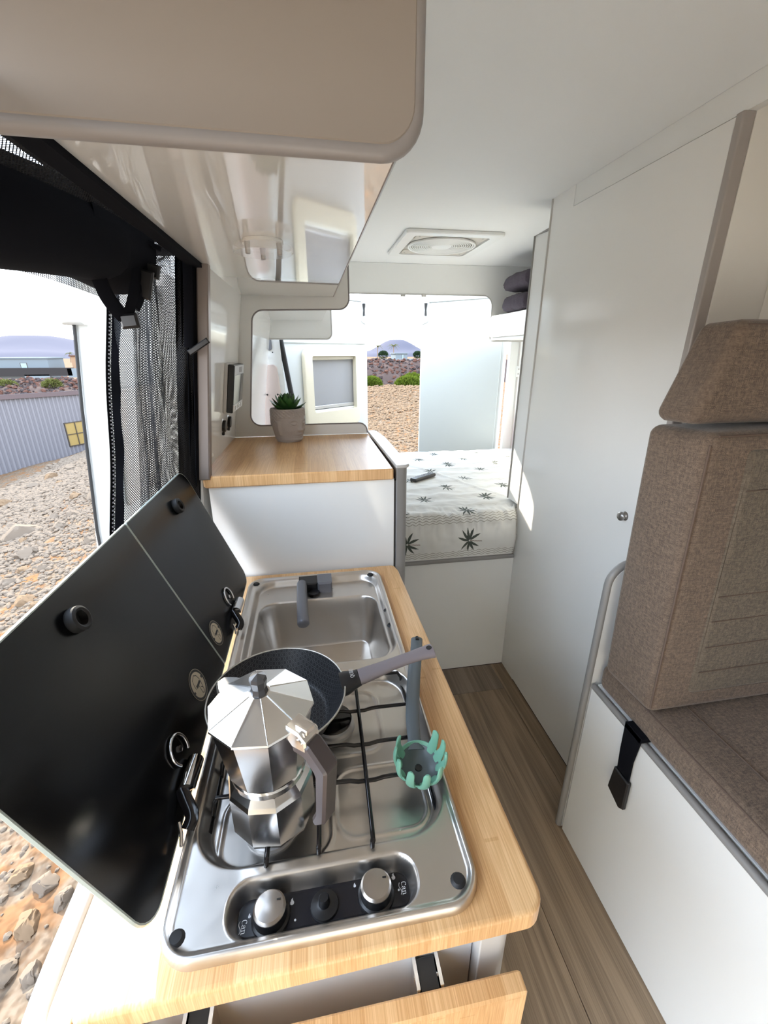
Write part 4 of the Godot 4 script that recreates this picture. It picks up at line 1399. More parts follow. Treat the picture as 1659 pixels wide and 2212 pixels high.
	part(hd, "seam", tube_mesh([Vector3(-0.362, 0.010, 0.0395), Vector3(-0.300, 0.176, 0.0395), Vector3(0.300, 0.176, 0.0395)], 0.002, 6), seam, "", false)
	# strap
	var st := thing("pull_strap", "black webbing pull strap hanging over the bench edge", "strap", Vector3(0.722, 0.37, -0.667))
	mb = MB.new()
	prism(mb, PackedVector2Array([Vector2(-0.698, 0.604), Vector2(-0.643, 0.604), Vector2(-0.650, 0.52), Vector2(-0.647, 0.455), Vector2(-0.688, 0.455), Vector2(-0.694, 0.52)]), 0.7195, 0.7245, 0.0008, YZ)
	part(st, "webbing", mb.mesh(), M.black_cloth)
	part(st, "webbing_fold", box_mesh(Vector3(0.7195, 0.5905, -0.698), Vector3(0.760, 0.606, -0.642), 0.003), M.black_cloth)
	mb = MB.new()
	prism(mb, arc_poly([Vector2(-0.692, 0.462), Vector2(-0.640, 0.462), Vector2(-0.637, 0.375), Vector2(-0.650, 0.365), Vector2(-0.698, 0.385)], [0.004], 3), 0.713, 0.7255, 0.003, YZ)
	part(st, "buckle", mb.mesh(), M.black_plastic, "black plastic buckle")

# ---------- rear doors ----------
func build_rear_doors() -> void:
	for i in 2:
		var hinge := Vector3(-0.25, -0.15, -2.93) if i == 0 else Vector3(1.345, -0.15, -2.92)
		var ex := Vector3(0.777, 0, -0.629).normalized() if i == 0 else Vector3(-0.707, 0, -0.707)
		var w := 0.905 if i == 0 else 0.700
		var inn := Vector3(0.629, 0, 0.777).normalized() if i == 0 else Vector3(-0.707, 0, 0.707)
		var d := thing("rear_door", ["open rear van door with a framed window", "open rear van door with a plain white lining"][i], "van door", hinge)
		d.basis = Basis(ex, Vector3.UP, inn)
		var outer := rrect(0.03, 0.0, w, 2.0, 0.03, 4)
		var mb := MB.new()
		if i == 0:
			var m := ring_slab(outer, rrect(0.31, 1.17, 0.76, 1.62, 0.04, 5), -0.05, -0.004, 0.006)
			var sk := part(d, "door_shell", m, M.door_white_dimmed, "", false)
			sk.basis = Basis(Vector3(1, 0, 0), Vector3(0, 0, 1), Vector3(0, 1, 0))
			# window frame, cream, with its roller blind
			m = ring_slab(rrect(0.262, 1.085, 0.795, 1.645, 0.06, 6), rrect(0.335, 1.205, 0.752, 1.585, 0.012, 3), -0.01, 0.026, 0.012)
			var fr := part(d, "window_frame", m, mat(rgb(226, 219, 198), 0.4), "cream window frame", false)
			fr.basis = Basis(Vector3(1, 0, 0), Vector3(0, 0, 1), Vector3(0, 1, 0))
			mb = MB.new()
			prism(mb, rrect(0.325, 1.19, 0.76, 1.60, 0.012, 3), -0.026, -0.020)
			part(d, "roller_blind", mb.mesh(), mat(rgb(152, 152, 154), 0.8), "grey roller blind", false)
			part(d, "blind_rail", box_mesh(Vector3(0.335, 1.225, -0.018), Vector3(0.752, 1.248, -0.006), 0.003), M.alu, "", false)
			part(d, "blind_rail", box_mesh(Vector3(0.335, 1.206, -0.018), Vector3(0.752, 1.220, -0.008), 0.003), M.body_white, "", false)
			part(d, "blind_cassette", box_mesh(Vector3(0.335, 1.56, -0.018), Vector3(0.752, 1.584, 0.002), 0.004), mat(rgb(206, 200, 184), 0.5), "", false)
			part(d, "blind_catch", box_mesh(Vector3(0.336, 1.44, -0.016), Vector3(0.352, 1.475, -0.004), 0.003), M.body_white, "", false)
			mb = MB.new()
			prism(mb, rrect(0.10, 1.668, 0.885, 1.955, 0.01, 3), -0.004, 0.006, 0.002)
			part(d, "upper_board", mb.mesh(), M.door_board_dimmed, "pale lining board", false)
			part(d, "top_ledge", box_mesh(Vector3(0.10, 1.957, -0.045), Vector3(0.86, 1.985, 0.012), 0.003), M.door_board_dimmed, "", false)
		else:
			prism(mb, outer, -0.05, -0.004, 0.005)
			part(d, "door_shell", mb.mesh(), M.door_white_dimmed, "", false)
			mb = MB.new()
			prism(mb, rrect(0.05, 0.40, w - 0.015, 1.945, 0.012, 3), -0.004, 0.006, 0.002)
			part(d, "lining_board", mb.mesh(), M.door_board_dimmed, "pale lining board", false)
			part(d, "top_ledge", box_mesh(Vector3(0.06, 1.950, -0.045), Vector3(w - 0.05, 1.985, 0.014), 0.003), M.door_board_dimmed, "", false)
			for y in [0.78, 1.02, 1.4]:
				part(d, "edge_clip", box_mesh(Vector3(w - 0.012, y, -0.03), Vector3(w + 0.004, y + 0.03, -0.01), 0.002), M.alu, "", false)
		# latch in the upper free corner
		mb = MB.new()
		prism(mb, arc_poly([Vector2(w - 0.075, 1.82), Vector2(w - 0.006, 1.80), Vector2(w - 0.004, 1.955), Vector2(w - 0.075, 1.965)], [0.03, 0.02, 0.01, 0.02], 4), 0.006, 0.012, 0.001)
		var pl := part(d, "latch_plate", mb.mesh(), M.door_white_dimmed, "", false)
		part(pl, "latch", tube_mesh([Vector3(w - 0.050, 1.945, 0.018), Vector3(w - 0.050, 1.90, 0.020), Vector3(w - 0.050, 1.862, 0.018)], [0.013, 0.006, 0.009], 10), M.black_plastic, "", false)
		part(pl, "striker", box_mesh(Vector3(w - 0.03, 1.965, -0.03), Vector3(w + 0.01, 1.985, 0.0), 0.002), M.alu, "", false)
		for q in [[0.022, 1.93], [0.022, 1.905], [0.022, 1.875]]:
			part(pl, "bolt", lathe_mesh([Vector2(0.006, 0), Vector2(0.006, 0.003), Vector2(0, 0.004)], 8, 40, Transform3D(Basis(Vector3.RIGHT, PI / 2), Vector3(w - q[0], q[1], 0.012))), M.alu, "", false)

# ---------- side door opening ----------
func build_door_side() -> void:
	# the sliding door, pushed back outside the van
	var sd := thing("sliding_door", "white sliding side door pushed open outside the net", "van door", Vector3(-0.66, -0.3, -2.0))
	var mb := MB.new()
	var prof := PackedVector2Array([Vector2(-0.735, -0.30), Vector2(-0.725, 0.6), Vector2(-0.692, 0.90), Vector2(-0.645, 1.30), Vector2(-0.610, 1.58), Vector2(-0.585, 1.78), Vector2(-0.635, 1.78), Vector2(-0.665, 1.58), Vector2(-0.70, 1.30), Vector2(-0.75, 0.90), Vector2(-0.785, 0.6), Vector2(-0.79, -0.30)])
	prism(mb, prof, -2.60, -1.47, 0.012)
	part(sd, "door_shell", mb.mesh(50.0), M.slide_white_dimmed)
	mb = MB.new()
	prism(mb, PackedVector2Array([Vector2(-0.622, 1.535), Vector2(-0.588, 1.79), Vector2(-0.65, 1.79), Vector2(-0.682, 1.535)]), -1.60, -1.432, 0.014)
	part(sd, "upper_step", mb.mesh(50.0), M.slide_white_dimmed)
	part(sd, "door_seal", tube_mesh([Vector3(-0.755, 0.5, -1.462), Vector3(-0.735, 0.90, -1.462), Vector3(-0.690, 1.30, -1.462), Vector3(-0.655, 1.55, -1.462)], 0.005, 8), M.black_rubber)
	mb = MB.new()
	prism(mb, rrect(-1.98, 0.0, -1.60, 0.42, 0.03, 4), 0.0, 0.012, 0.004, Transform3D(Vector3(0, 0, 1), Vector3(0.115, 0.993, 0), Vector3(0.993, -0.115, 0), Vector3(-0.688, 0.93, 0.0)))
	part(sd, "inner_panel", mb.mesh(), mat(rgb(196, 193, 188), 0.5))
	mb = MB.new()
	prism(mb, rrect(-1.98, 0.50, -1.62, 0.66, 0.02, 4), 0.0, 0.008, 0.003, Transform3D(Vector3(0, 0, 1), Vector3(0.115, 0.993, 0), Vector3(0.993, -0.115, 0), Vector3(-0.690, 0.93, 0.0)))
	part(sd, "inner_panel", mb.mesh(), M.slide_white_dimmed)
	# net curtain: bunched against the pillar
	var nz := noise(3.0, 81, 2)
	var net := thing("net_curtain", "black mosquito net curtain with zip drawn aside in the doorway", "curtain", Vector3(-0.36, 0.55, -1.05))
	var zip := func(v: float) -> Vector3:
		var y := lerpf(0.55, 1.74, v)
		return Vector3(lerpf(-0.445, -0.400, v), y, -1.085 + 0.42 * (1.60 - y) * 0.9 + 0.006 * sin(y * 19.0))
	for layer in 2:
		part(net, "net", surf(func(u: float, v: float) -> Vector3:
			var a: Vector3 = zip.call(v)
			var b := Vector3(lerpf(-0.365, -0.225, v), a.y, -1.085)
			var p := a.lerp(b, u if layer == 0 else 0.42 + 0.58 * u)
			var fold := sin(u * 19.0 + v * 5.0 + 3.0 * nz.get_noise_2d(u, v * 0.5)) * 0.014 * sin(PI * clampf(u * 1.1, 0, 1))
			p += Vector3(0.75, 0, 0.6) * (fold + 0.02 * nz.get_noise_2d(u * 0.6 + layer * 5.0, v) * u)
			if layer == 1:
				p += Vector3(-0.03, 0, -0.02)
			return p, 44, 60, Vector2(26.0, 112.0)), M.net)
	var zp := []
	for i in 41:
		zp.append(zip.call(i / 40.0))
	part(net, "zip_tape", tube_mesh(zp, 0.009, 8, false, 0.25, Vector3(1, 0, 0)), M.black_cloth)
	mb = MB.new()
	for i in 150:
		var p: Vector3 = zip.call(0.02 + 0.96 * i / 150.0)
		bx(mb, p + Vector3(0.0005, -0.0016, -0.003), p + Vector3(0.0045, 0.0016, 0.004))
	var teeth := part(net, "zip_teeth", mb.mesh(20.0), M.grey_plastic)
	teeth.set_meta("kind", "stuff")
	part(net, "hem", surf(func(u: float, v: float) -> Vector3:
		var a: Vector3 = zip.call(v)
		return a + Vector3(0.012 * u + 0.006, 0, -0.012 * u + 0.004 * sin(v * 60.0) * u), 3, 60), M.black_cloth)
	part(net, "top_band", surf(func(u: float, v: float) -> Vector3:
		return Vector3(lerpf(-0.405, -0.232, u), 1.650 + 0.02 * v, lerpf(-1.09, -1.085, u)), 8, 2), M.black_cloth)
	# net strip above the roll
	part(net, "upper_net", surf(func(u: float, v: float) -> Vector3:
		return Vector3(lerpf(-0.40, -0.235, v), lerpf(1.56, 1.665, pow(v, 0.7)) + 0.01 * sin(u * 9.0), lerpf(-1.08, 0.42, u)), 40, 8, Vector2(137.0, 20.0)), M.net)
	# black-out curtain
	var bc := one("blackout_curtain", null, M.black_cloth, "black blackout curtain hanging beside the white wall trim", "curtain")
	bc.mesh = surf(func(u: float, v: float) -> Vector3:
		var y := lerpf(0.70, 1.655, v)
		var x := lerpf(-0.345, -0.222, v) - 0.052 * (1.0 - u) * lerpf(1.0, 0.75, v)
		return Vector3(x, y, -1.086 + 0.012 * sin(u * 22.0 + v * 2.0)), 60, 20)
	var tie := thing("curtain_tie", "black strap with clip tying the curtain beside the wall trim", "strap", Vector3(-0.245, 1.46, -1.06))
	part(tie, "strap", tube_mesh(smooth_path([Vector3(-0.236, 1.635, -1.062), Vector3(-0.243, 1.57, -1.058), Vector3(-0.252, 1.505, -1.056), Vector3(-0.256, 1.470, -1.053)], 5), 0.009, 8, false, 0.2, Vector3(0.3, 0, 1)), M.black_cloth)
	mb = MB.new()
	bx(mb, Vector3(-0.026, -0.006, -0.004), Vector3(0.026, 0.006, 0.004), 0.002, Transform3D(Basis(Vector3.BACK, 0.55), Vector3(-0.236, 1.472, -1.056)))
	part(tie, "clip", mb.mesh(), M.black_plastic)
	# rolled-up cover in the doorway
	var roll := thing("rolled_cover", "thick black rolled-up door cover under the cabinet edge", "rolled cover", Vector3(-0.36, 1.55, -0.6))
	var pts := []
	var rad := []
	for i in 37:
		var t := i / 36.0
		pts.append(Vector3(-0.352 - 0.012 * sin(t * 5.0), maxf(1.585, 1.650 - 0.115 * (lerpf(0.42, -0.955, t) + 0.955)), lerpf(0.42, -0.955, t)))
		rad.append((0.066 + 0.006 * sin(t * 7.0)) * (1.0 if i < 34 else [0.97, 0.88, 0.6][i - 34]))
	part(roll, "cover", tube_mesh(pts, rad, 24), M.black_cloth)
	part(roll, "loose_flap", surf(func(u: float, v: float) -> Vector3:
		var a := lerpf(-0.6, 2.2, v)
		var r := 0.074 + 0.010 * u
		return Vector3(-0.352 + cos(a) * r, 1.642 - sin(a) * r * (0.85 + 0.06 * u), lerpf(-0.76, -0.985, u) + 0.012 * sin(v * 7.0)), 16, 16), M.black_cloth)
	var straps := thing("cover_strap", "black straps with plastic buckles dangling from the rolled cover", "strap", Vector3(-0.30, 1.52, -0.91))
	part(straps, "strap", tube_mesh(smooth_path([Vector3(-0.292, 1.640, -0.905), Vector3(-0.288, 1.60, -0.91), Vector3(-0.296, 1.560, -0.90), Vector3(-0.312, 1.520, -0.885), Vector3(-0.326, 1.545, -0.865), Vector3(-0.330, 1.580, -0.85)], 6), 0.012, 8, false, 0.2, Vector3(1, 0, 0.3)), M.black_cloth)
	part(straps, "strap", tube_mesh(smooth_path([Vector3(-0.282, 1.655, -0.94), Vector3(-0.278, 1.615, -0.945), Vector3(-0.286, 1.575, -0.93), Vector3(-0.300, 1.535, -0.905)], 6), 0.011, 8, false, 0.2, Vector3(1, 0, 0.3)), M.black_cloth)
	mb = MB.new()
	bx(mb, Vector3(-0.012, -0.024, -0.005), Vector3(0.012, 0.024, 0.005), 0.003, Transform3D(Basis(Vector3.BACK, -0.30), Vector3(-0.283, 1.575, -0.925)))
	part(straps, "buckle", mb.mesh(), M.black_plastic)
	mb = MB.new()
	bx(mb, Vector3(-0.015, -0.012, -0.008), Vector3(0.015, 0.012, 0.008), 0.004, Transform3D(Basis(Vector3.BACK, 0.1), Vector3(-0.306, 1.512, -0.885)))
	part(straps, "buckle", mb.mesh(), M.black_plastic)
	mb = MB.new()
	bx(mb, Vector3(-0.012, -0.012, -0.006), Vector3(0.012, 0.012, 0.006), 0.003, Transform3D(Basis(Vector3.BACK, -0.3), Vector3(-0.272, 1.600, -0.945)))
	part(straps, "slider", mb.mesh(), M.black_plastic)
	mb = MB.new()
	bx(mb, Vector3(-0.034, -0.004, -0.016), Vector3(0.034, 0.004, 0.016), 0.001, Transform3D(Basis(Vector3.BACK, -0.45) * Basis(Vector3.UP, 0.4), Vector3(-0.286, 1.652, -0.95)))
	part(straps, "strap_end", mb.mesh(), M.black_cloth)

# ---------- outdoors ----------
var gn: FastNoiseLite
var gf: FastNoiseLite
func ground_y(x: float, z: float) -> float:
	var y := -0.62
	y -= 0.205 * clampf(-x - 1.0, 0.0, 12.0)
	var r := Vector2(x + 1.0, z + 1.0).length()
	y += gn.get_noise_2d(x, z) * 0.16 * clampf(r / 6.0, 0.15, 1.0)
	y += gf.get_noise_2d(x, z) * 0.035
	if x > -8.0:
		y += 0.25 * smoothstep(-20.0, -25.0, z) * smoothstep(-8.0, 0.0, x)
	return y

func rock_mesh(sd: int, rough := 0.35, n := 12) -> ArrayMesh:
	var nz := noise(0.9, sd, 3)
	var mb := MB.new()
	var g := []
	for i in n + 1:
		var row := PackedVector3Array()
		for j in 2 * n + 1:
			var t := PI * i / n
			var f := TAU * (j % (2 * n)) / (2 * n)
			var d := Vector3(sin(t) * cos(f), cos(t), sin(t) * sin(f))
			var k := 1.0 + rough * nz.get_noise_3dv(d * 1.6) * 1.6
			var q := d * k
			# a few flat broken faces
			for c in [Vector3(0.8, 0.5, 0.3), Vector3(-0.5, 0.7, 0.5), Vector3(0.1, 0.4, -0.9), Vector3(-0.9, 0.1, -0.3)]:
				var cn: Vector3 = c.normalized()
				var over := q.dot(cn) - (0.72 + 0.1 * sin(sd * 1.7 + c.x * 9.0))
				if over > 0.0:
					q -= cn * over * 0.85
			row.append(q * Vector3(1.0, 0.66, 0.85))
		g.append(row)
	for i in n:
		for j in 2 * n:
			if i > 0:
				mb.tri(g[i][j], g[i + 1][j], g[i][j + 1])
			if i < n - 1:
				mb.tri(g[i][j + 1], g[i + 1][j], g[i + 1][j + 1])
	return mb.mesh(38.0)

func scatter(called: String, mesh: Mesh, m: Material, places: Array, label: String, category: String) -> void:
	var mm := MultiMesh.new()
	mm.transform_format = MultiMesh.TRANSFORM_3D
	mm.mesh = mesh
	mm.instance_count = places.size()
	for i in places.size():
		mm.set_instance_transform(i, places[i])
	var o := MultiMeshInstance3D.new()
	o.name = numbered(called)
	o.multimesh = mm
	o.material_override = m
	o.set_meta("kind", "stuff")
	add_child(o)
	tag(o, label, category)

func spin(sc: Vector3, at: Vector3) -> Transform3D:
	return Transform3D(Basis(Vector3.UP, rng.randf() * TAU) * Basis(Vector3.RIGHT, rng.randf_range(-0.5, 0.5)) * Basis.from_scale(sc), at)

func far(x: float, y: float, k: float) -> Vector3:
	return Vector3(x * k, 1.46 + (y - 1.46) * k, -60.0 * k)

func palm(at: Vector3, h: float, label: String, lean := 0.0) -> void:
	var p := thing("palm_tree", label, "palm tree", at, "palm trees beyond the lava bank")
	part(p, "trunk", tube_mesh([Vector3.ZERO, Vector3(lean * 0.4, h * 0.5, 0), Vector3(lean, h, 0)], [0.045 * h, 0.032 * h, 0.028 * h], 8), M.trunk, "", false)
	var top := Vector3(lean, h, 0)
	for k in 15:
		var a := TAU * k / 15 + rng.randf() * 0.3
		var d := Vector3(cos(a), 0, sin(a))
		var el := rng.randf_range(-0.1, 1.1)
		var L := maxf(0.50 * h, 1.5) * rng.randf_range(0.85, 1.1)
		var mb := MB.new()
		var side := Vector3(-d.z, 0, d.x)
		var pts := []
		for i in 7:
			var t := i / 6.0
			pts.append(top + d * L * t * cos(el * (1 - t)) + Vector3.UP * (L * (sin(el) * t - 0.75 * t * t)))
		tube(mb, pts, [0.012 * h, 0.010 * h, 0.008 * h, 0.007 * h, 0.006 * h, 0.004 * h, 0.001 * h], 4)
		for i in range(1, 7):
			var q: Vector3 = pts[i]
			var b: Vector3 = pts[i - 1]
			for sg in [-1.0, 1.0]:
				for j in 2:
					var o := b.lerp(q, j * 0.5)
					var tip: Vector3 = o + (side * sg * 0.9 + d * 0.7 + Vector3.DOWN * 0.35).normalized() * L * 0.26 * (1.0 - 0.5 * (i / 6.0))
					mb.tri(o, o + d * 0.05 * L, tip)
					mb.tri(o, tip, o + Vector3.DOWN * 0.02 * L)
		part(p, "frond", mb.mesh(60.0, false), M.palm_leaf, "", false)

func leafy(n: int, r: Vector3, leaf: float, sd: int) -> ArrayMesh:
	# a crown of small pointed leaves
	var q := RandomNumberGenerator.new()
	q.seed = sd
	var mb := MB.new()
	for i in n:
		var d := Vector3(q.randfn(), q.randfn(), q.randfn()).normalized()
		d.y = absf(d.y) if q.randf() < 0.8 else d.y
		var c := d * r * pow(q.randf_range(0.3, 1.0), 0.4)
		var t := (d + Vector3(q.randfn(), q.randfn() + 0.6, q.randfn()) * 0.5).normalized()
		var s := t.cross(Vector3(q.randfn(), q.randfn(), q.randfn())).normalized()
		mb.tri(c - s * leaf * 0.28, c + s * leaf * 0.28, c + t * leaf)
	return mb.mesh(10.0, false)

func build_outdoors() -> void:
	gn = noise(0.16, 51, 3)
	gf = noise(2.3, 52, 3)
	var gr := surf(func(u: float, v: float) -> Vector3:
		var s := u * 2.0 - 1.0
		var t := v * 2.0 - 1.0
		var x := -2.4 + 4.6 * s + 62.0 * pow(s, 5)
		var z := -3.4 + 5.6 * t + 60.0 * pow(t, 5)
		return Vector3(x, ground_y(x, z), z), 330, 330)
	var go := struct("ground", gr, M.ground)
	go.name = "ground"
	# stones one can pick out beside the van
	var meshes := []
	for k in 6:
		meshes.append(rock_mesh(60 + k))
	var spots := [[-1.22, -1.22, 0.062], [-1.24, -1.37, 0.055], [-1.12, -1.29, 0.048], [-1.37, -1.44, 0.05], [-1.11, -1.05, 0.045], [-1.22, -1.08, 0.05], [-1.05, -1.16, 0.04], [-5.04, -7.7, 0.30], [-2.5, -3.55, 0.12], [-2.0, -2.53, 0.09], [-2.45, -3.3, 0.07], [-4.2, -6.4, 0.16], [-3.2, -4.6, 0.12], [-4.4, -9.2, 0.28], [-4.0, -8.8, 0.22]]
	var far_stones := []
	for k in 110:
		var q := pow(rng.randf(), 0.7)
		var x := lerpf(-1.0, -8.5, q) + rng.randf_range(-0.4, 0.4)
		var z := x * rng.randf_range(1.0, 1.95) - 0.1
		x = minf(x, -0.95)
		var sz := (0.022 + 0.017 * absf(x)) * pow(rng.randf_range(0.5, 1.3), 1.5)
		var free := true
		for o in spots:
			if Vector2(o[0] - x, o[1] - z).length() < 1.35 * (o[2] + sz):
				free = false
		if free:
			spots.append([x, z, sz])
	for i in spots.size():
		var s = spots[i]
		var o := MeshInstance3D.new()
		o.name = numbered("stone")
		o.mesh = meshes[i % 6]
		o.material_override = M.stone if i % 3 else M.stone_warm
		add_child(o)
		o.transform = spin(Vector3.ONE * s[2] * Vector3(1.0, rng.randf_range(0.7, 1.1), rng.randf_range(0.75, 1.1)), Vector3(s[0], ground_y(s[0], s[1]) + s[2] * 0.22, s[1]))
		tag(o, "pale stone lying on the gravel outside the side door", "stone", "stones outside the side door")
	var places := []
	for k in 19000:
		var q := pow(rng.randf(), 0.6)
		var x := lerpf(-0.85, -9.0, q) + rng.randf_range(-0.3, 0.3)
		var z := x * rng.randf_range(0.35, 2.1) - 0.1
		var s := (0.005 + 0.007 * absf(x)) * rng.randf_range(0.4, 1.5)
		places.append(spin(Vector3(s, s * 0.8, s), Vector3(x, ground_y(x, z) + s * 0.2, z)))
	scatter("gravel", rock_mesh(70, 0.3, 5), M.stone, places, "loose pale gravel outside the side door", "gravel")
	places = []
	for k in 9000:
		var z := lerpf(-4.0, -25.0, pow(rng.randf(), 1.3))
		var x := -z * rng.randf_range(0.10, 0.36)
		var s := (0.010 - 0.0028 * z) * rng.randf_range(0.4, 1.4)
		places.append(spin(Vector3(s, s * 0.7, s), Vector3(x, ground_y(x, z) + s * 0.2, z)))
	scatter("gravel", rock_mesh(71, 0.3, 5), M.stone_warm, places, "loose tan gravel behind the rear doors", "gravel")
	# lava bank
	var bn := noise(0.5, 53, 4)
	var bank := func(x: float, t: float) -> Vector3:
		var top := lerpf(-0.15, 0.85, smoothstep(-12.0, 4.0, x))
		var z := -26.5 - 6.0 * t + 0.8 * sin(x * 0.3)
		var base := ground_y(x, z) - 0.1 if t < 0.05 else -0.7
		return Vector3(x, lerpf(base, top, smoothstep(0.0, 0.8, t)) + bn.get_noise_2d(x * 2.0, z * 2.0) * 0.35 * minf(1.0, t * 6.0), z)
	var lb := struct("lava_bank", surf(func(u: float, v: float) -> Vector3: return bank.call(lerpf(-40.0, 24.0, u), v), 220, 40), M.lava)
	places = []
	var dark := []
	for k in 5200:
		var x := lerpf(-24.0, 12.0, rng.randf())
		var p: Vector3 = bank.call(x, rng.randf())
		var s := rng.randf_range(0.05, 0.17)
		(places if k % 2 else dark).append(spin(Vector3(s, s, s), p))
	scatter("lava_rubble", rock_mesh(72, 0.5, 5), M.lava_red, places, "reddish lava rubble on the bank", "rubble")
	scatter("lava_rubble", rock_mesh(73, 0.5, 5), M.lava_dark, dark, "dark grey lava rubble on the bank", "rubble")
	for b in [[5.75, -25.7, 0.85, 0.55, "rounded bright green shrub at the foot of the lava bank"], [3.55, -25.6, 0.6, 0.5, "spiky green shrub by the left rear door edge"], [6.4, -27.5, 0.7, 0.6, "olive shrub higher up the lava bank"]]:
		var s := thing("shrub", b[4], "shrub", Vector3(b[0], ground_y(b[0], b[1]) - 0.02, b[1]))
		part(s, "foliage", leafy(2600, Vector3(b[2], b[3], b[2] * 0.8), 0.13, int(b[0] * 10)), M.bush, "", false)
	for b in [[-14.6, -28.3, 0.5], [-17.4, -29.0, 0.6], [-16.0, -30.0, 0.45]]:
		var s := thing("shrub", "small dry shrub on the lava bank beyond the metal shed", "shrub", Vector3(b[0], bank.call(b[0], 0.45).y - 0.1, b[1]), "dry shrubs on the bank")
		part(s, "foliage", leafy(700, Vector3(b[2], 0.4, b[2]), 0.13, int(b[0] * -10)), M.palm_leaf, "", false)
	# corrugated metal shed
	var a := Vector3(-15.5, 0, -10.3)
	var c := Vector3(-8.0, 0, -22.6)
	var along := (c - a).normalized()
	var out := Vector3(-along.z, 0, along.x)
	if out.x < 0:
		out = -out
	var L := a.distance_to(c)
	var y0 := -3.3
	var y1 := 0.24
	var sh := thing("metal_shed", "long corrugated grey metal shed beyond the gravel", "shed", Vector3(a.x, y0, a.z))
	part(sh, "corrugated_wall", surf(func(u: float, v: float) -> Vector3:
		var s := u * L
		var q := fposmod(s, 0.16) / 0.16
		var e := 0.045 * (smoothstep(0.0, 0.15, q) - smoothstep(0.5, 0.65, q))
		return a + along * s + out * e + Vector3.UP * lerpf(y0, y1 - 0.10 * u * 3.0, v), int(L / 0.02), 1), M.sheet_metal)
	var mb := MB.new()
	var top1 := a + Vector3.UP * y1
	var top2 := c + Vector3.UP * (y1 - 0.30)
	mb.quad(top1 + out * 0.12, top2 + out * 0.12, top2 - out * 5.0 + Vector3.DOWN * 1.1, top1 - out * 5.0 + Vector3.DOWN * 1.1)
	mb.quad(top1 + out * 0.12, top2 + out * 0.12, top2 + out * 0.12 + Vector3.DOWN * 0.16, top1 + out * 0.12 + Vector3.DOWN * 0.16)
	part(sh, "roof", mb.mesh(20.0, false), M.roof_edge, "brown roof edge")
	var xf := Transform3D(along, Vector3.UP, out, a)
	var wx := 10.62
	mb = MB.new()
	for k in 6:
		bx(mb, Vector3(wx + k * 0.40 - 0.015, -2.15, 0.03), Vector3(wx + k * 0.40 + 0.015, -1.22, 0.095), 0.0, xf)
	for y in [-2.15, -1.685, -1.22]:
		bx(mb, Vector3(wx - 0.015, y - 0.015, 0.035), Vector3(wx + 2.015, y + 0.015, 0.09), 0.0, xf)
	var wf := part(sh, "window_frame", mb.mesh(), M.frame_dark)
	for k in 5:
		for j in 2:
			mb = MB.new()
			bx(mb, Vector3(wx + k * 0.40 + 0.015, -2.135 + j * 0.465, 0.034), Vector3(wx + k * 0.40 + 0.385, -1.70 + j * 0.465, 0.07), 0.0, xf)
			part(wf, "pane", mb.mesh(), M.yellow_pane, "yellow frosted pane" if k + j == 0 else "")
	# houses, walls and palms beyond
	var K := 2.2
	var spec := [
		["white_house", "low white house with a flat roof under the volcano", -37.5, -30.8, -0.55, 0.82, M.house],
		["tan_house", "tan house with a terrace roof beyond the bank", -28.2, -24.0, -0.3, 1.05, M.house_tan],
		["white_wall", "short white wall on top of the lava bank", -33.1, -30.4, -1.42, -0.93, M.house],
		["white_wall", "white terrace wall below the tan house", -28.4, -24.0, -0.95, -0.28, M.house],
		["stone_wall", "long dark lava stone garden wall before the white house", -38.0, -27.9, -0.75, -0.20, M.wall_dark],
		["white_house", "pale distant house among the trees behind the lava bank", 11.6, 13.2, 0.3, 1.25, M.house],
		["white_wall", "pale boundary wall along the top of the lava bank", 6.5, 18.0, 0.05, 0.62, M.house]]
	for q in spec:
		var p0 := far(q[2], q[4], K)
		var p1 := far(q[3], q[5], K)
		if q[0] == "white_wall" or q[0] == "stone_wall":
			one(q[0], box_mesh(Vector3(p0.x, p0.y - 0.8, p0.z + (2.0 if q[0] == "white_wall" else 1.0)), Vector3(p1.x, p1.y, p0.z + 2.4), 0.03), q[6], q[1], "wall")
			continue
		var o := thing(q[0], q[1], "house", Vector3((p0.x + p1.x) / 2, p0.y, p0.z))
		part(o, "walls", box_mesh(Vector3(p0.x, p0.y - 2.0, p0.z - 8.0), Vector3(p1.x, p1.y, p0.z), 0.02), q[6])
		part(o, "parapet", box_mesh(Vector3(p0.x - 0.3, p1.y, p0.z - 8.3), Vector3(p1.x + 0.3, p1.y + 0.28, p0.z + 0.3), 0.02), q[6] if q[0] == "white_house" else M.lava_red)
		var wn := part(o, "window", box_mesh(Vector3(p0.x + 0.55 * (p1.x - p0.x), p0.y + 0.6, p0.z), Vector3(p0.x + 0.66 * (p1.x - p0.x), p0.y + 2.0, p0.z + 0.06)), M.frame_dark)
		part(wn, "pane", box_mesh(Vector3(p0.x + 0.56 * (p1.x - p0.x), p0.y + 0.7, p0.z + 0.06), Vector3(p0.x + 0.65 * (p1.x - p0.x), p0.y + 1.9, p0.z + 0.08)), mat(rgb(120, 140, 150), 0.2))
	var pl := [[-34.7, 0.1, 1.15, "left palm of the pair behind the white house"], [-33.0, 0.1, 1.25, "right palm of the pair behind the white house"], [-29.6, -0.3, 1.15, "low bushy palm between the white and the tan house"], [-26.0, 0.7, 1.75, "tall palm rising behind the tan house"], [8.0, 0.2, 1.85, "tall thin palm next to the left rear door edge"], [11.2, 0.5, 2.0, "palm at the middle of the rear view above the bank"], [13.9, 0.5, 2.05, "palm beside the right rear door edge above the bank"]]
	for q in pl:
		var b := far(q[0], q[1], K)
		b.z -= 30.0
		palm(b, (q[2] - q[1]) * K * 1.25, q[3], rng.randf_range(-0.2, 0.2))
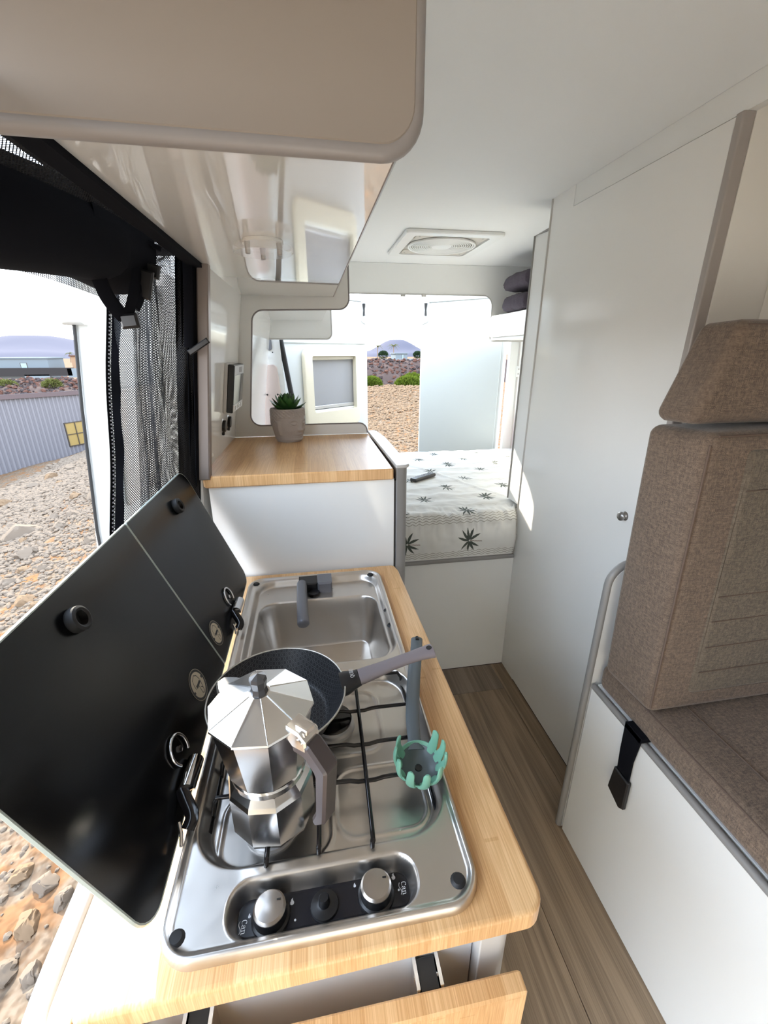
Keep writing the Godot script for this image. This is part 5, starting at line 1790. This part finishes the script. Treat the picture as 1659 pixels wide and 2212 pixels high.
	for q in [[9.9, 0.4, 0.62, "dark round leafy tree above the lava bank"], [14.6, 0.4, 0.55, "leafy tree at the right rear door edge above the bank"]]:
		var b := far(q[0], q[1], K)
		var t := thing("leafy_tree", q[3], "tree", b)
		part(t, "trunk", tube_mesh([Vector3.ZERO, Vector3(0, 1.3, 0)], [0.16, 0.1], 8), M.trunk, "", false)
		part(t, "crown", leafy(1800, Vector3(1.35, 1.1, 1.35) * q[2] * 1.6, 0.4, int(q[0])), M.tree_leaf, "", false)
		t.get_child(1).position = Vector3(0, 1.5, 0)
	# volcano and low ridge
	var mn := noise(0.004, 55, 4)
	for q in [[-798.0, 49.0, 300.0, "pale conical volcano with a flat top beyond the houses"], [292.0, 40.0, 130.0, "pale low hill behind the rear palms"]]:
		var m := one("mountain", null, M.mountain, q[3], "mountain")
		m.mesh = surf(func(u: float, v: float) -> Vector3:
			var an := TAU * u
			var r: float = v * q[2] * 1.25
			var k: float = r / q[2]
			var h: float = (1.46 + q[1]) * (1.0 - smoothstep(0.10, 1.15, k) * 0.55 - 0.5 * smoothstep(0.05, 0.75, k))
			if k < 0.13:
				h = minf(h, (1.46 + q[1]) * 0.965)
			return Vector3(q[0] + cos(an) * r, maxf(-22.0, h + mn.get_noise_2d(cos(an) * r, sin(an) * r) * 5.0 * k) - 20.0 * smoothstep(0.9, 1.25, k), -1500.0 + sin(an) * r), 96, 30)
	struct("plain", box_mesh(Vector3(-2600, -30, -2600), Vector3(1800, -12.0, -160.0)), M.ground)

# ---------- smaller things ----------
func build_small_things() -> void:
	# roof fan
	var f := thing("roof_vent", "square white roof vent with round fan grille", "roof vent", Vector3(0.67, 1.955, -2.32))
	var m := ring_slab(rrect(-0.225, -0.245, 0.225, 0.245, 0.02, 4), rrect(-0.175, -0.195, 0.175, 0.195, 0.02, 4), -0.016, 0.0, 0.004)
	part(f, "frame", m, M.white_satin, "", false)
	part(f, "backing", box_mesh(Vector3(-0.178, -0.008, -0.198), Vector3(0.178, -0.002, 0.198)), mat(rgb(196, 192, 184), 0.6), "", false)
	var mb := MB.new()
	for k in 11:
		var r := 0.055 + 0.0105 * k
		var ring := []
		for i in 48:
			ring.append(Vector3(cos(TAU * i / 48) * r, -0.014, sin(TAU * i / 48) * r))
		tube(mb, ring, 0.0028 if k < 10 else 0.006, 6, true)
	for k in 8:
		var d := Vector3(cos(TAU * k / 8), 0, sin(TAU * k / 8))
		tube(mb, [d * 0.045 + Vector3.DOWN * 0.013, d * 0.16 + Vector3.DOWN * 0.013], 0.003, 6)
	part(f, "fan_grille", mb.mesh(50), M.white_satin, "", false)
	part(f, "fan_hub", lathe_mesh([Vector2(0.050, -0.008), Vector2(0.050, -0.015), Vector2(0.044, -0.019), Vector2(0, -0.020)], 36), M.white_satin, "", false)
	for s in [[-1, -1], [1, -1], [-1, 1], [1, 1]]:
		mb = MB.new()
		prism(mb, arc_poly([Vector2(s[0] * 0.165, s[1] * 0.185), Vector2(s[0] * 0.075, s[1] * 0.185), Vector2(s[0] * 0.165, s[1] * 0.085)], [0.012], 4), -0.013, -0.008, 0.001, XZ)
		var cv := part(f, "corner_cover", mb.mesh(), mat(rgb(206, 200, 190), 0.6), "", false)
		part(cv, "screw", lathe_mesh([Vector2(0, -0.0145), Vector2(0.004, -0.014), Vector2(0.004, -0.012)], 10, 40, Transform3D(Basis(), Vector3(s[0] * 0.148, 0, s[1] * 0.165))), M.alu, "", false)
	# planter with a face
	var pt := thing("face_planter", "grey concrete planter with a sleeping face relief on the shelf", "planter", Vector3(-0.083, 1.1675, -1.545))
	pt.rotation.y = deg_to_rad(-44.0)
	var g := func(x: float, s: float) -> float: return exp(-x * x / (s * s))
	var wall := func(u: float, v: float) -> Vector3:
		var a := TAU * u
		var da := wrapf(a, -PI, PI)
		var y := 0.112 * v
		var r := 0.0465 + 0.0095 * smoothstep(0.0, 0.6, v) + 0.001 * sin(v * PI)
		r -= 0.004 * smoothstep(0.10, 0.0, v)
		# the face looks along local +x
		r += 0.0112 * g.call(da, 0.13) * smoothstep(0.26, 0.40, v) * (1.0 - smoothstep(0.66, 0.74, v)) * (1.25 - v)
		r += 0.0060 * g.call(da, 0.20) * g.call(v - 0.38, 0.05)
		r += 0.0051 * g.call(da, 0.24) * g.call(v - 0.235, 0.035) + 0.0034 * g.call(da, 0.26) * g.call(v - 0.165, 0.035)
		r -= 0.0030 * g.call(da, 0.26) * g.call(v - 0.20, 0.014)
		r += 0.0067 * g.call(da, 0.5) * g.call(v - 0.06, 0.05)
		for sg in [-1.0, 1.0]:
			r += 0.0054 * g.call(da - sg * 0.42, 0.20) * g.call(v - 0.555, 0.045)
			r -= 0.0033 * g.call(da - sg * 0.42, 0.24) * g.call(v - 0.53 - 0.05 * pow((da - sg * 0.42) / 0.24, 2.0), 0.014)
			r += 0.0045 * g.call(da - sg * 0.42, 0.26) * g.call(v - 0.68 + 0.05 * pow((da - sg * 0.42) / 0.24, 2.0), 0.025)
			r += 0.0045 * g.call(da - sg * 0.55, 0.30) * g.call(v - 0.36, 0.10)
			r += 0.0075 * g.call(da - sg * 1.35, 0.10) * smoothstep(0.20, 0.26, v) * (1.0 - smoothstep(0.62, 0.68, v))
		# rows of curls
		var hair: float = smoothstep(0.74, 0.78, v) + smoothstep(0.35, 0.45, absf(absf(da) - 1.9) * -1.0 + 1.2) * smoothstep(0.45, 0.55, v) * smoothstep(1.35, 1.6, absf(da))
		hair = clampf(hair, 0, 1)
		r += hair * (0.0022 + 0.0020 * sin(a * 26.0) * sin(v * 62.0))
		if v > 0.975:
			r -= 0.002
		return Vector3(cos(a) * r, y, sin(a) * r)
	part(pt, "pot_wall", surf(wall, 180, 80), M.concrete, "", false)
	part(pt, "pot_rim", lathe_mesh([Vector2(0.057, 0.108), Vector2(0.0565, 0.1125), Vector2(0.049, 0.1125), Vector2(0.048, 0.098)], 48, 40), M.concrete, "", false)
	part(pt, "soil", lathe_mesh([Vector2(0.0495, 0.099), Vector2(0, 0.103)], 24), M.soil, "", false)
	part(pt, "pot_base", lathe_mesh([Vector2(0.0, 0.0005), Vector2(0.043, 0.0005), Vector2(0.0425, 0.004)], 32), M.concrete, "", false)
	var su := thing("succulent_plant", "green rosette succulent growing in the face planter", "plant", Vector3(-0.083, 1.268, -1.545))
	for k in 34:
		var ring := k / 34.0
		var a := k * 2.39996
		var el := lerpf(0.25, 1.35, pow(ring, 0.9))
		var Ln := lerpf(0.066, 0.050, ring)
		var d := Vector3(cos(a) * cos(el), sin(el), sin(a) * cos(el))
		var side := Vector3(-sin(a), 0, cos(a))
		var nr := d.cross(side).normalized()
		if nr.y < 0:
			nr = -nr
		mb = MB.new()
		var st := []
		for i in 8:
			var t := i / 7.0
			var w: float = 0.0150 * sin(PI * pow(t * 0.93 + 0.05, 0.75)) * (1.0 if t < 0.98 else 0.1)
			var c := Vector3(0, 0.004, 0) + d * (0.006 + Ln * t) + nr * (0.010 * t * t)
			st.append([c - side * w, c + nr * (-w * 0.12), c + side * w, c - nr * w * 0.62])
		for i in 7:
			for j in 4:
				var j2 := (j + 1) % 4
				mb.quad(st[i][j], st[i][j2], st[i + 1][j2], st[i + 1][j])
		mb.quad(st[0][0], st[0][3], st[0][2], st[0][1])
		mb.quad(st[7][0], st[7][1], st[7][2], st[7][3])
		part(su, "leaf", mb.mesh(70.0), M.leaf if k % 3 else M.leaf_dark, "", false)
	# control display and sockets on the leaning wall
	var lean := Basis(Vector3(0, 0, 1), Vector3(0.159, 0.987, 0), Vector3(0.987, -0.159, 0))   # local x runs to the front, y up the wall, z into the room
	var dp := thing("control_display", "dark framed control display mounted on the white wall beside the shelf", "display", Vector3(-0.2535, 1.36, -1.47))
	dp.basis = lean
	part(dp, "backing", box_mesh(Vector3(-0.10, -0.072, 0.0), Vector3(0.10, 0.072, 0.010), 0.002), M.light_trim, "", false)
	part(dp, "casing", box_mesh(Vector3(-0.095, -0.070, 0.010), Vector3(0.095, 0.070, 0.028), 0.002), M.black_plastic, "", false)
	var scr := part(dp, "screen", box_mesh(Vector3(-0.093, -0.045, 0.028), Vector3(0.093, 0.040, 0.0292)), mat(rgb(96, 100, 104), 0.08), "dark glossy screen", false)
	part(dp, "button_strip", box_mesh(Vector3(-0.093, -0.068, 0.028), Vector3(0.093, -0.046, 0.0296), 0.0004), M.light_trim, "", false)
	part(dp, "title_strip", box_mesh(Vector3(-0.093, 0.041, 0.028), Vector3(0.093, 0.068, 0.0296), 0.0004), mat(rgb(176, 178, 180), 0.3), "", false)
	for k in 4:
		part(dp, "button", box_mesh(Vector3(-0.062 + k * 0.034, -0.063, 0.0296), Vector3(-0.046 + k * 0.034, -0.051, 0.0312), 0.0006), M.body_white, "", false)
	for k in 3:
		part(dp, "indicator", box_mesh(Vector3(-0.045 + k * 0.022, 0.047, 0.0296), Vector3(-0.040 + k * 0.022, 0.063, 0.0301)), M.frame_dark, "", false)
	for k in 2:
		var so := thing("wall_socket", ["round black socket with open flap nearer the shelf front edge", "round black socket with open flap nearer the divider panel"][k], "socket", Vector3(-0.2745 + 0.0016 * k, 1.252, [-1.37, -1.455][k]))
		so.basis = lean
		part(so, "bezel", lathe_mesh([Vector2(0.022, 0.0), Vector2(0.022, 0.004), Vector2(0.018, 0.006), Vector2(0.014, 0.003), Vector2(0, 0.003)], 28, 35, Transform3D(Basis(Vector3.RIGHT, PI / 2), Vector3.ZERO)), M.light_trim, "", false)
		part(so, "flap", lathe_mesh([Vector2(0, 0.016), Vector2(0.017, 0.015), Vector2(0.018, 0.012), Vector2(0.017, 0.005), Vector2(0, 0.005)], 28, 35, Transform3D(Basis(Vector3.RIGHT, PI / 2), Vector3.ZERO)), M.black_plastic, "", false)
		part(so, "flap_tab", box_mesh(Vector3(-0.003, -0.028, 0.004), Vector3(0.003, -0.015, 0.012), 0.001), M.black_plastic, "", false)
	# remote control on the bed
	var rc := thing("remote_control", "black remote control lying on the palm bedspread", "remote", Vector3(0.565, 0.828, -2.13))
	rc.rotation.y = deg_to_rad(36.0)
	part(rc, "casing", soft_box(Vector3(-0.085, 0.0, -0.021), Vector3(0.085, 0.018, 0.021), 0.007), mat(rgb(46, 44, 44), 0.4), "", false)
	for i in 8:
		for j in 3:
			part(rc, "button", lathe_mesh([Vector2(0.004, 0.0), Vector2(0.0035, 0.0015), Vector2(0, 0.002)], 10, 40, Transform3D(Basis(), Vector3(-0.062 + i * 0.0165, 0.0178, -0.011 + j * 0.011))), mat(rgb(150, 150, 148), 0.5) if (i + j) % 3 == 0 else M.grey_plastic, "", false)
	# open shelf over the bed foot on the right with folded towels
	var sh := thing("open_shelf", "white open storage shelf above the bed beside the rear header", "shelf", Vector3(1.3, 1.53, -2.3))
	part(sh, "floor_board", box_mesh(Vector3(1.17, 1.530, -2.83), Vector3(1.448, 1.545, -1.76)), M.white_satin)
	mb = MB.new()
	prism(mb, rrect(-2.815, 1.546, -1.80, 1.672, 0.02, 4), 1.155, 1.172, 0.003, YZ)
	part(sh, "lip_board", mb.mesh(), M.white_gloss)
	for k in 2:
		var t := thing("folded_towel", ["lower dark grey fleece towel folded on the open shelf", "upper dark grey fleece towel folded over with pale hem on the open shelf"][k], "towel", Vector3(1.265, [1.672, 1.776][k], -2.5))
		var tw := noise(9.0, 90 + k, 2)
		var mt := mat(rgb(92, 84, 96), 0.95)
		mt.heightmap_enabled = true
		mt.heightmap_texture = grey_tex(0.12, 95, 256)
		mt.heightmap_scale = 0.5
		mt.uv1_triplanar = true
		mt.uv1_scale = Vector3(8, 8, 8)
		mt.rim_enabled = true
		mt.rim = 0.5
		part(t, "cloth", surf(func(u: float, v: float) -> Vector3:
			var a := TAU * u
			var r := Vector2(cos(a), sin(a))
			r = r * pow(pow(absf(cos(a) / 0.135), 3.0) + pow(absf(sin(a) / (0.046 + 0.008 * cos(a * 2.0 + k))), 3.0), -1.0 / 3.0)
			var q := sin(PI * clampf(v, 0.0, 1.0))
			r *= pow(q, 0.06) if q > 0.0 else 0.0
			return Vector3(r.x + 0.008 * tw.get_noise_2d(v, a), 0.047 + r.y + 0.006 * tw.get_noise_2d(a, v * 2.0), lerpf(-0.14, 0.16, v)), 48, 24), mt, "", false)
		var hem := []
		for i in 15:
			var a := PI * 0.62 + 2.2 * i / 14.0
			hem.append(Vector3(cos(a) * 0.135 + 0.014, 0.049 + sin(a) * 0.040, 0.10 - 0.03 * sin(a)))
		part(t, "hem", tube_mesh(hem, 0.006, 8), mat(rgb(196, 188, 198), 0.9), "pale hem", false)
	var red := one("red_towel", null, mat(rgb(168, 52, 78), 0.9), "red towel hanging by the right door pillar behind the wardrobe", "towel")
	red.mesh = surf(func(u: float, v: float) -> Vector3:
		var a := TAU * u
		return Vector3(1.418 + cos(a) * 0.022 * (0.5 + 0.5 * (1.0 - v)), lerpf(0.82, 1.06, v), -2.80 + sin(a) * 0.04 * (1.0 - 0.6 * v) + 0.006 * sin(a * 5.0)), 30, 14)
